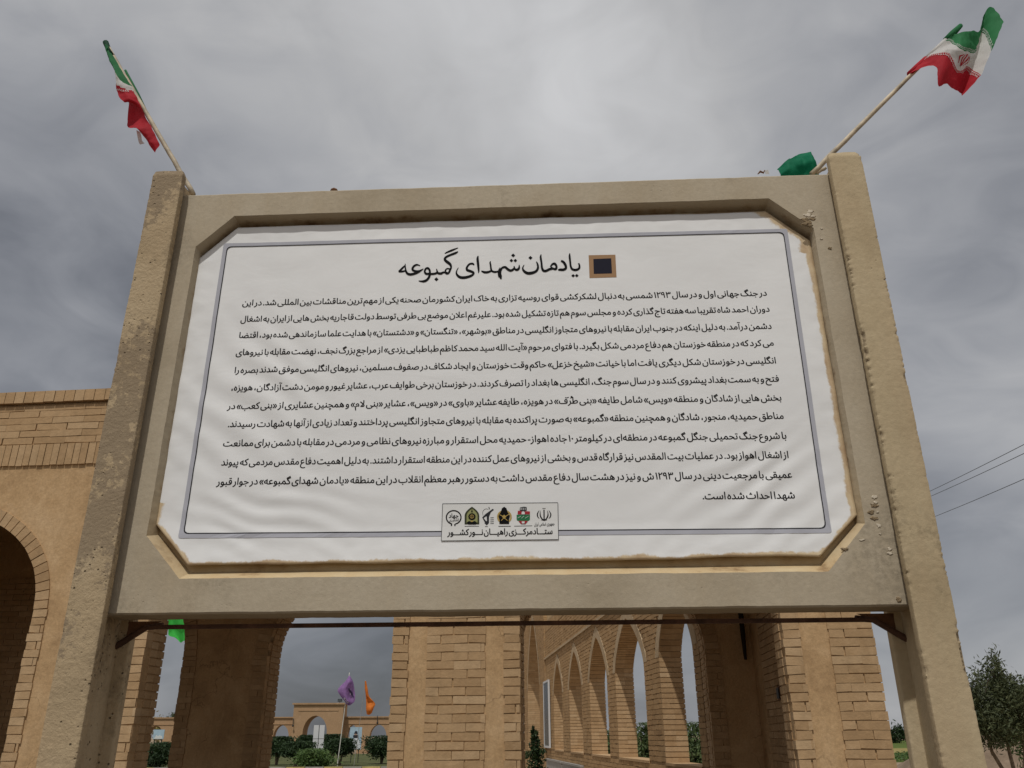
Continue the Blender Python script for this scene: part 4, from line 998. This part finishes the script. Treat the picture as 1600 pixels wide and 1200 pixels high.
# framed board hung on the wing
Wm = wing.matrix_basis
nb = empty('notice_board', Wm @ Vector((24.3, yF + .06, 1.35)), pi / 2 - WA); tag(nb, 'tall white framed notice board hung on the receding brick arcade wall', 'notice board')
mb = MB(); mb.box(-.55, .55, -.04, -.012, 0, 1.6); mb.build('backing', M_GLASS, nb)
mb = MB(); mb.box(-.6, -.55, -.045, .0, -.05, 1.65); mb.box(.55, .6, -.045, .0, -.05, 1.65); mb.box(-.549, .549, -.045, -.001, 1.6, 1.65); mb.box(-.549, .549, -.045, -.001, -.05, 0); mb.build('frame', M_STEEL, nb)

# ------------------------------------------------------------------ ground, lawn, fields
def sheet(name, pts, z, m, kind='structure'):
    mb = MB(); mb.add([(x, y, z) for x, y in pts], [tuple(range(len(pts)))]); o = mb.build(name, m); tag(o, kind=kind); return o
def groundmat(name, a, b, c, sc=.6):
    m = mat(name, b, .95, .1); g = NG(m)
    col = g.ramp(g.noise(sc, 8, .65), [(.3, a), (.5, b), (.7, c)]); col = g.mix(.4, col, g.ramp(g.noise(sc * 14, 5, .65), [(.3, (.35, .35, .35)), (.7, (.65, .65, .65))]), 'OVERLAY')
    g.color(col); g.bump(g.noise(sc * 10, 6, .65), .5, .05); return m
M_SOIL = groundmat('dry soil', (.22, .165, .11), (.29, .22, .15), (.34, .27, .19))
M_LAWN = groundmat('lawn', (.05, .06, .025), (.085, .095, .038), (.135, .125, .06))
M_CROP = groundmat('green crop', (.055, .085, .018), (.085, .12, .025), (.13, .15, .04), .15)
M_STRAW = groundmat('straw field', (.2, .16, .055), (.27, .215, .08), (.33, .27, .11), .15)
M_BANK = groundmat('earth bank', (.15, .11, .075), (.21, .155, .11), (.27, .205, .15), .8)
M_PAVE = groundmat('dusty paving', (.10, .08, .055), (.135, .105, .075), (.17, .135, .1), .9)
gr = MB(); gr.add([(-3000, -3000, 0), (3000, -3000, 0), (3000, 3000, 0), (-3000, 3000, 0)], [(0, 1, 2, 3)]); tag(gr.build('ground', M_SOIL), kind='structure')
sheet('paving', [(-12, -8), (6, -8), (6, 12), (-12, 12)], .006, M_PAVE)
sheet('lawn', [(-46, 48.5), (2, 48.5), (2, 92), (-46, 92)], .006, M_LAWN)
def gp_(px, py, z=0.0):
    r = ray(px, py); t = (z - 1.6) / r.z; p = CAM + r * t; return (p.x, p.y)
sheet('crop_field', [(34, 110), (120, 110), (180, 240), (40, 240)], .006, M_CROP)
sheet('straw_field', [(20, 84), (120, 84), (120, 110), (20, 110)], .006, M_STRAW)
sheet('grass_verge', [(10, 56), (70, 56), (70, 83.9), (10, 83.9)], .006, M_CROP)
# kerb with painted blocks in front of the lawn
kb = MB(); x = -46; i = 0
M_KY = simple('yellow painted kerb', (.42, .34, .13), .8, .3, 3); M_KW = simple('grey kerb', (.3, .28, .24), .8, .3, 3)
while x < 2: kb.box(x, x + .97, 48.2, 48.45, 0, .14, mi=i % 2); x += 1.0; i += 1
tag(kb.build('kerb', [M_KY, M_KW]), kind='structure')
# earth bank on the right
bk = MB(); nx, ny = 60, 16; vs = []
for j in range(ny + 1):
    for i in range(nx + 1):
        x = 12.5 + i * .6; y = 25.5 + j * .55 + (i * .05); pr = sin(pi * j / ny) ** .8; vs.append((x, y, pr * (2.05 + .35 * nz(x * .3, y * .3, 2) + .12 * nz(x * 1.5, y * 1.5, 4)) * min(1, i / 4) - .05))
bk.add(vs, [(j * (nx + 1) + i, j * (nx + 1) + i + 1, (j + 1) * (nx + 1) + i + 1, (j + 1) * (nx + 1) + i) for j in range(ny) for i in range(nx)]); tag(bk.build('earth_bank', M_BANK, None, True), kind='structure')

# ------------------------------------------------------------------ plants
def leaf_ball(mb, c, rad, n, size, rnd, clumps=14, spread=.42, shell=.75, elong=1.8):
    C = []
    for _ in range(clumps):
        d = Vector((rnd.gauss(0, 1), rnd.gauss(0, 1), rnd.gauss(0, 1))).normalized() * rnd.uniform(shell * .5, 1.0); C.append((d, rnd.gauss(.5, .16)))
    for _ in range(n):
        d, tn = rnd.choice(C); p = d + Vector((rnd.gauss(0, 1), rnd.gauss(0, 1), rnd.gauss(0, 1))) * spread * .5
        p = Vector((c[0] + p.x * rad[0], c[1] + p.y * rad[1], c[2] + p.z * rad[2]))
        a = Vector((rnd.gauss(0, 1), rnd.gauss(0, 1), rnd.gauss(0, 1))).normalized(); b = a.cross(Vector((rnd.gauss(0, 1), rnd.gauss(0, 1), rnd.gauss(0, 1)))).normalized()
        s = size * rnd.uniform(.6, 1.3); t = min(1, max(0, tn + rnd.gauss(0, .14)))
        mb.add([p - a * s * elong * .5, p + b * s * .35, p + a * s * elong * .5, p - b * s * .35], [(0, 1, 2, 3)], t)
def bush(x, y, h, rad, trunk, m, label, name='clipped_bush', group='clipped bushes on the lawn', n=1500, size=.09, seed=0, flatten=.8):
    rnd = random.Random(seed + 11); o = empty(name, (x, y, 0)); tag(o, label, 'bush', group)
    mb = MB(); rz = (h - trunk) / 2
    leaf_ball(mb, (0, 0, trunk + rz), (rad, rad, rz), n, size, rnd, 34, .62, .95); mb.v = [(a_, b_, min(c_, h + .04 * sin(a_ * 9 + b_ * 7))) for a_, b_, c_ in mb.v]; mb.build('foliage', m, o)
    mb = MB()
    for k in range(4):
        a = rnd.uniform(0, 6.28); mb.tube([(cos(a) * .03, sin(a) * .03, -.05), (cos(a) * .12, sin(a) * .12, trunk * .7), (cos(a + .4) * rad * .5, sin(a + .4) * rad * .5, trunk + rz)], [.05, .04, .02], 6)
    mb.build('stem', M_BARK, o); return o
def px_at(px, Y, py=1147):
    r = ray(px, py); t = Y / r.y; return (CAM + r * t)
# (photo x, distance, top height, radius, bare stem height, label)
BUSH = [(436, 56, 1.62, .95, .55, 'clipped dark bush on two bare stems left of the white double board'),
        (466, 53, 1.35, 1.0, .5, 'lower clipped bush with a flat crown in front of the gateway left pier'),
        (481, 62, 1.72, .8, .5, 'dark bush rising behind and left of the white double board'),
        (494, 49.6, 1.0, .95, .05, 'leafy rounded bush growing low in front of the white double board'),
        (518, 62, 1.75, 1.05, .4, 'broad dark bush just right of the white double board'),
        (534, 55, 1.5, .95, .55, 'clipped bush with a V-shaped stem behind the purple flag pole'),
        (598, 58, 1.66, 1.15, .35, 'tall round dark bush beside the brick pier on the right of the lawn'),
        (256, 52, 1.35, 1.2, .1, 'dark bush seen through the narrow gap left of the near building')]
for i, (px, Y, h, r_, tk, lb) in enumerate(BUSH):
    p = px_at(px, Y); bush(p.x, Y, h, r_ * .84, tk + (.14 if tk > .2 else 0), M_SHRUB if i == 3 else M_HEDGE, lb, seed=i, n=5200, size=.10)
p = px_at(836, 19.5); rnd = random.Random(5); o = empty('conifer_shrub', (p.x, 19.5, 0)); tag(o, 'dark pointed conifer shrub at the foot of the receding brick arcade', 'shrub')
mb = MB()
for k in range(14): leaf_ball(mb, (rnd.uniform(-.05, .05), 0, .15 + k * .115), (.42 * (1 - k / 15), .42 * (1 - k / 15), .12), 170, .05, rnd, 8, .6, .9)
mb.build('foliage', M_HEDGE, o); mb = MB(); mb.tube([(0, 0, 0), (0, 0, 1.5)], [.04, .01], 6); mb.build('stem', M_BARK, o)
SHR = [(950, 34, 1.75, .5, 'reedy green shrub glimpsed through the third arch of the brick arcade'), (1010, 33, 2.0, .6, 'reedy green shrub glimpsed through the second arch of the brick arcade'), (1086, 32, 2.0, .85, 'reedy green shrub seen through the nearest arch of the brick arcade')]
for i, (px, Y, h, r_, lb) in enumerate(SHR):
    p = px_at(px, Y); bush(p.x, Y, h, r_, .05, M_REED, lb, 'reed_shrub', 'reedy shrubs behind the brick arcade', 4200, .10, 40 + i)
def tree(name, x, y, trunk_h, crowns, lean, m, label, n, size, seed, cat='tree', stems=3, group=None, bark=M_BARK):
    rnd = random.Random(seed); o = empty(name, (x, y, 0)); tag(o, label, cat, group); mb = MB()
    for (cx, cy, cz, rx, ry, rz, k) in crowns: leaf_ball(mb, (cx, cy, cz), (rx, ry, rz), int(n * k), size, rnd, max(8, int(40 * k)), .5, .8, 2.6)
    mb.build('crown', m, o); mb = MB()
    for s in range(stems):
        c = crowns[s % len(crowns)]; d = (s - (stems - 1) / 2) * .06
        mb.tube([(d, 0, -.1), (d * 2 + lean * .3, 0, trunk_h * .5), (d * 3 + c[0] * .4, c[1] * .4, trunk_h), (c[0], c[1], c[2] + c[5] * .5)], [.055, .045, .035, .008], 7)
        for q in range(7):
            t = rnd.uniform(.3, 1); a = Vector((d * 3 + c[0] * .4, c[1] * .4, trunk_h)).lerp(Vector((c[0], c[1], c[2] + c[5] * .5)), t); b = Vector((c[0] + rnd.uniform(-1, 1) * c[3], c[1] + rnd.uniform(-1, 1) * c[4], c[2] + rnd.uniform(-.5, 1) * c[5]))
            mb.tube([a, a.lerp(b, .5) + Vector((0, 0, .05)), b], [.015, .01, .004], 5)
    mb.build('trunk', bark, o); return o
p = px_at(1571, 19)
tree('young_tree', p.x, 19, 1.25, [(-.45, 0, 2.15, .48, .6, .55, 1), (.05, .1, 2.55, .26, .4, .62, .6), (.38, 0, 2.15, .5, .6, .5, 1), (-.1, -.1, 1.75, .65, .6, .42, .8), (-.6, 0, 1.85, .3, .4, .35, .35)], .1, M_TREE, 'grey green loose tree with slim forked stems in front of the earth bank', 3600, .042, 3)
p = px_at(1606, 20.5)
tree('young_tree', p.x + .3, 20.5, 1.2, [(0, 0, 2.1, .6, .6, .6, 1), (-.3, 0, 1.6, .5, .5, .5, .7)], 0, M_SHRUB, 'brighter green tree half cut off by the right edge behind the grey green tree', 2600, .05, 9)
p = px_at(1403, 170); tree('field_tree', p.x, 170, .8, [(-.6, 0, 1.6, 1.6, 1.2, 1.5, 1), (.9, 0, 1.7, 1.0, 1, 1.2, .7)], 0, M_HEDGE, 'small dark tree far off at the edge of the green field', 900, .25, 12)
for i, (px, lb) in enumerate([(1412, 'dark weeds in the grass verge between the brick corner and the right post')]):
    p = px_at(px, 58); bush(p.x, 58, .6, 1.5, .02, M_SHRUB, lb, 'weed_clump', None, 900, .1, 70 + i)
for i, (px, h, lb) in enumerate([(252, 3.6, 'dry yellowish tree with a thin top seen through the left gap'), (268, 3.9, 'sparse tree standing taller beside the dry yellowish tree in the left gap')]):
    p = px_at(px, 100); tree('gap_tree', p.x, 100, 1.2, [(0, 0, h - .9, 1.2, 1, .9, 1), (.4, 0, h - 1.5, 1.3, 1, .8, 1)], 0, M_DRY if i == 0 else M_TREE, lb, 900, .17, 21 + i)

# ------------------------------------------------------------------ far gateway building
GY = 95.0
def gx(px): return px_at(px, GY).x
def gz(py, px=500): r = ray(px, py); t = GY / r.y; return (CAM + r * t).z
gw = empty('gateway_building', (0, GY, 0)); tag(gw, 'distant low brick gateway with a tall central arch across the lawn', 'building')
x0, x1 = gx(463.5), gx(540); zt = gz(1102)
a0, a1 = gx(480), gx(517)
mb = hslice([(x0, -.2), (x1, -.2), (x1, zt), (x0, zt)], [[(a0, -.15)] + round_arch(a0, a1, 1.9, gz(1119) - 1.9) + [(a1, -.15)]], -2.2, 0); mb.build('portal', M_FAR, gw)
mb = MB(); mb.box(x0 - .15, x1 + .15, -2.35, .1, zt, zt + .16); mb.build('cornice', M_FAR, gw)
mb = MB(); mb.box(x0 + .5, x1 - .5, -2.24, -2.2, zt - .62, zt - .52); mb.build('moulding', M_FAR, gw)
zf = gz(1122)
for s, (xa, xb, ops) in enumerate([(gx(205), gx(463.5) - .01, [(431, 455), (380, 404), (330, 354), (281, 305), (236, 260)]), (gx(540) + .01, gx(650), [(545, 561), (580, 606), (622, 646)])]):
    hs = [[(gx(a), -.15)] + round_arch(gx(a), gx(b), 1.5, gz(1133) - 1.5) + [(gx(b), -.15)] for a, b in ops]
    mb = hslice([(xa, -.2), (xb, -.2), (xb, zf), (xa, zf)], hs, -1.0, -.1); mb.build('flank_wall', M_FAR, gw)
    mb = MB(); mb.box(xa, xb, -1.12, 0, zf, zf + .12); mb.build('cornice', M_FAR, gw)
    mb = MB(); mb.box(xa, xb, -1.05, -1.0, zf - .62, zf - .54); mb.build('moulding', M_FAR, gw)
fld = empty('floodlight', (gx(531), GY - 1.2, zt + .16)); tag(fld, 'black floodlight on top of the distant gateway', 'floodlight')
mb = MB(); mb.tube([(0, 0, 0), (0, 0, .16)], .04, 6); mb.build('bracket', M_BLACK, fld); mb = MB(); mb.box(-.22, .22, -.12, .1, .14, .42); mb.box(-.19, .19, -.14, -.12, .17, .39, mi=1); mb.build('lamp_head', [M_BLACK, M_GLASS], fld)
for i, (px, lb) in enumerate([(465, 'small wall lamp left of the distant gateway arch'), (591, 'small wall lamp above the right arch of the distant flank wall')]):
    ll = empty('wall_lamp', (gx(px), GY - (2.25 if i == 0 else 1.05), gz(1131 if i == 0 else 1127))); tag(ll, lb, 'lamp', 'wall lamps on the distant gateway')
    mb = MB(); mb.tube([(0, 0, .5), (0, -.18, .3), (.03, -.22, -.1)], .035, 6); mb.build('arm', M_BLACK, ll); mb = MB(); mb.tube([(.03, -.22, -.1), (.03, -.22, -.22), (.03, -.22, -.3)], [.05, .1, .06], 8); mb.build('lamp_shade', M_BLACK, ll)

# ------------------------------------------------------------------ boards on the lawn
def xz(px, py, Y): r = ray(px, py); t = Y / r.y; p = CAM + r * t; return p.x, p.z
Y = 57.0; ax, az = xz(491, 1133, Y); bx_, bz_ = xz(507.5, 1133, Y); _, cz_ = xz(489, 1171.5, Y)
wb = empty('white_board', ((ax + bx_) / 2, Y, 0), R(4)); tag(wb, 'tall white double panel on the lawn in front of the distant gateway', 'board'); wd = (bx_ - ax) / 2
for s in (-1, 1):
    for z0, z1 in ((cz_, cz_ + (az - cz_) * .43), (cz_ + (az - cz_) * .45, az)):
        mb = MB(); mb.box(min(s * .02, s * wd), max(s * .02, s * wd), -.03, .03, z0, z1); mb.build('panel', M_STEEL, wb)
mb = MB(); mb.box(-.02, .02, -.025, .025, 0, az); mb.box(-wd, -.021, -.02, .02, cz_ + (az - cz_) * .43 + .002, cz_ + (az - cz_) * .45 - .002); mb.box(.021, wd, -.02, .02, cz_ + (az - cz_) * .43 + .002, cz_ + (az - cz_) * .45 - .002); mb.build('frame', M_BLACK, wb)
def poster(px0, px1, py0, py1, Y, label, parts, legs):
    a, zt_ = xz(px0, py0, Y); b, _ = xz(px1, py0, Y); _, zb = xz(px0, py1, Y)
    o = empty('poster_board', ((a + b) / 2, Y, 0)); tag(o, label, 'poster'); wd = (b - a) / 2; h = zt_ - zb
    mb = MB(); mb.box(-wd, wd, -.02, .02, zb, zt_); mb.build('panel', simple('pale blue print', (.36, .48, .56), .6, .25, 1.2), o)
    for nm, col, pts in parts:
        mb = hslice([(-wd + 2 * wd * x, zb + h * z) for x, z in pts], [], -.026 - .002 * len(nm) / 10, -.021); mb.build(nm, mat(nm.replace('_', ' ') + ' print', col, .6), o)
    mb = MB()
    for lx in legs: mb.tube([(lx * wd, .04, -.05), (lx * wd, .04, zt_ - .1)], .025, 6)
    mb.build('leg', M_BLACK, o); return o
poster(547.5, 566, 1136, 1171, 60, 'pale blue portrait poster board standing on the lawn right of the gateway',
       [('white_coat', (.62, .64, .66), [(.05, .03), (.95, .03), (.9, .35), (.68, .5), (.4, .5), (.12, .32)]), ('beard', (.03, .03, .035), [(.28, .55), (.5, .44), (.74, .52), (.72, .64), (.3, .64)]), ('face', (.4, .27, .2), [(.36, .6), (.6, .58), (.62, .76), (.4, .78)]), ('turban', (.03, .03, .04), [(.34, .7), (.66, .68), (.62, .8), (.46, .83)])], (-.6, .6))
poster(241, 257.5, 1140, 1155, 58, 'small pale blue poster board above the dark bush in the left gap',
       [('pale_figures', (.62, .64, .62), [(.1, .03), (.9, .03), (.85, .3), (.6, .42), (.45, .3), (.3, .45)])], (-.7, .7))

# ------------------------------------------------------------------ flags on the lawn and beyond
def lawn_flag(name, label, base, top, Y, grid, m, extra=None):
    bx0, _ = xz(base[0], base[1], Y); r = flag_root(name, label, (bx0, Y, 0)); tx, tz = xz(top[0], top[1], Y)
    pole(r, (bx0, Y, -.1), (tx, Y, tz), .014 if name == 'orange_flag' else .028, .010 if name == 'orange_flag' else .02, M_STONE if name == 'orange_flag' else M_WHITEPOLE, wob=.01)
    G = cloth_grid([[Vector((xz(x, y, Y + d)[0], Y + d, xz(x, y, Y + d)[1])) for x, y, d in row] for row in grid], 6)
    c = grid_mb(rel(r, G)).build('cloth', m, r, True); return r, c, G
rP, cP, GP = lawn_flag('purple_flag', 'purple flag with pale print on a slim white pole above the gateway', (527, 1192), (546, 1051), 53, [
  [(545, 1056, -.05), (546, 1056, -.1), (547, 1056, -.1), (548, 1058, -.05)],
  [(540, 1064, -.05), (544, 1066, -.4), (549, 1066, -.2), (552, 1066, .2)],
  [(528, 1077, .0), (538, 1078, -.45), (547, 1078, -.1), (554, 1078, .25)],
  [(531, 1086, -.1), (540, 1090, -.45), (548, 1090, .0), (555, 1088, .2)],
  [(538, 1095, -.1), (543, 1097, -.4), (549, 1098, -.1), (554, 1096, .15)],
  [(541, 1100, -.05), (544, 1102, -.1), (547, 1102, -.05), (551, 1099, .0)]], M_PURP)
flag_print(GP, rP, cP, 'print', mat('pale lilac print', (.62, .55, .7), .6), [stroke_poly([(.25, .62, .1), (.3, .72, .16), (.35, .84, .1)], sub=4), stroke_poly([(.6, .38, .05), (.7, .45, .06), (.62, .52, .04)], sub=4)], .02)
flag_print(GP, rP, cP, 'print', mat('dark purple print', (.05, .03, .09), .6), [stroke_poly([(.55, .36, .05), (.75, .5, .09), (.85, .62, .05)], sub=4)], .025)
lawn_flag('orange_flag', 'orange flag hanging limp on a slim white pole right of the purple flag', (553, 1192), (571, 1063), 53.5, [
  [(570, 1064, 0), (571, 1064, -.05), (572, 1064, 0)],
  [(570, 1074, 0), (572, 1075, -.1), (574.5, 1076, 0)],
  [(571.5, 1088, 0), (574, 1088, -.2), (577, 1088, .05)],
  [(572, 1096, -.05), (578, 1096, .1), (586, 1099, -.1)],
  [(572, 1108, -.05), (578, 1108, -.25), (584, 1106, .0)],
  [(573, 1116, 0), (577, 1117, -.1), (581, 1114, 0)]], M_ORNG)
lawn_flag('lime_flag', 'bright green flag fluttering just under the left end of the sign', (306, 1200), (302, 930), 24, [
  [(302, 950, 0), (285, 955, -.1), (268, 960, .1), (262, 962, 0)],
  [(301, 972, 0), (284, 976, -.15), (272, 980, .1), (263, 984, 0)],
  [(300, 990, 0), (289, 988, -.1), (274, 987, .1), (264, 993, 0)],
  [(299, 1002, 0), (288, 1001, -.1), (282, 1004, .05), (275, 996, 0)]], M_LIME)

# ------------------------------------------------------------------ power cables on the right
def d3(px, py, Y): r = ray(px, py); t = Y / r.y; return CAM + r * t
up_ = empty('utility_pole', d3(1330, 1147, 75) * 1.0); up_.location.z = 0; tag(up_, 'plain utility pole carrying three cables, hidden behind the sign', 'pole')
for i, ((x0, y0), (x1, y1), lb) in enumerate([((1452, 769), (1600, 695), 'uppermost of the three thin power cables at the right'), ((1453, 777), (1600, 709), 'middle of the three thin power cables at the right'), ((1461, 808), (1600, 749), 'lowest of the three thin power cables at the right')]):
    a = d3(x0, y0, 60); b = d3(x1, y1, 38); d = b - a; A_ = a - d * .9; B_ = b + d * 1.2; mb = MB()
    mb.tube([A_.lerp(B_, k / 24) - A_ - Vector((0, 0, .25 * (1 - (2 * k / 24 - 1) ** 2))) + Vector((0, 0, .25)) for k in range(25)], .017, 5)
    o = mb.build('power_cable', M_WIRE, None); o.location = A_; tag(o, lb, 'cable', 'power cables at the right')
    if i == 0: up_.location = (A_.x, A_.y, 0); topz = A_.z
mb = MB(); mb.tube([(0, 0, -.2), (0, 0, topz + .4)], [.16, .1], 10); mb.build('shaft', M_BARK, up_)
mb = MB(); mb.box(-.9, .9, -.06, .06, topz - .3, topz - .16); mb.build('crossarm', M_BARK, up_)
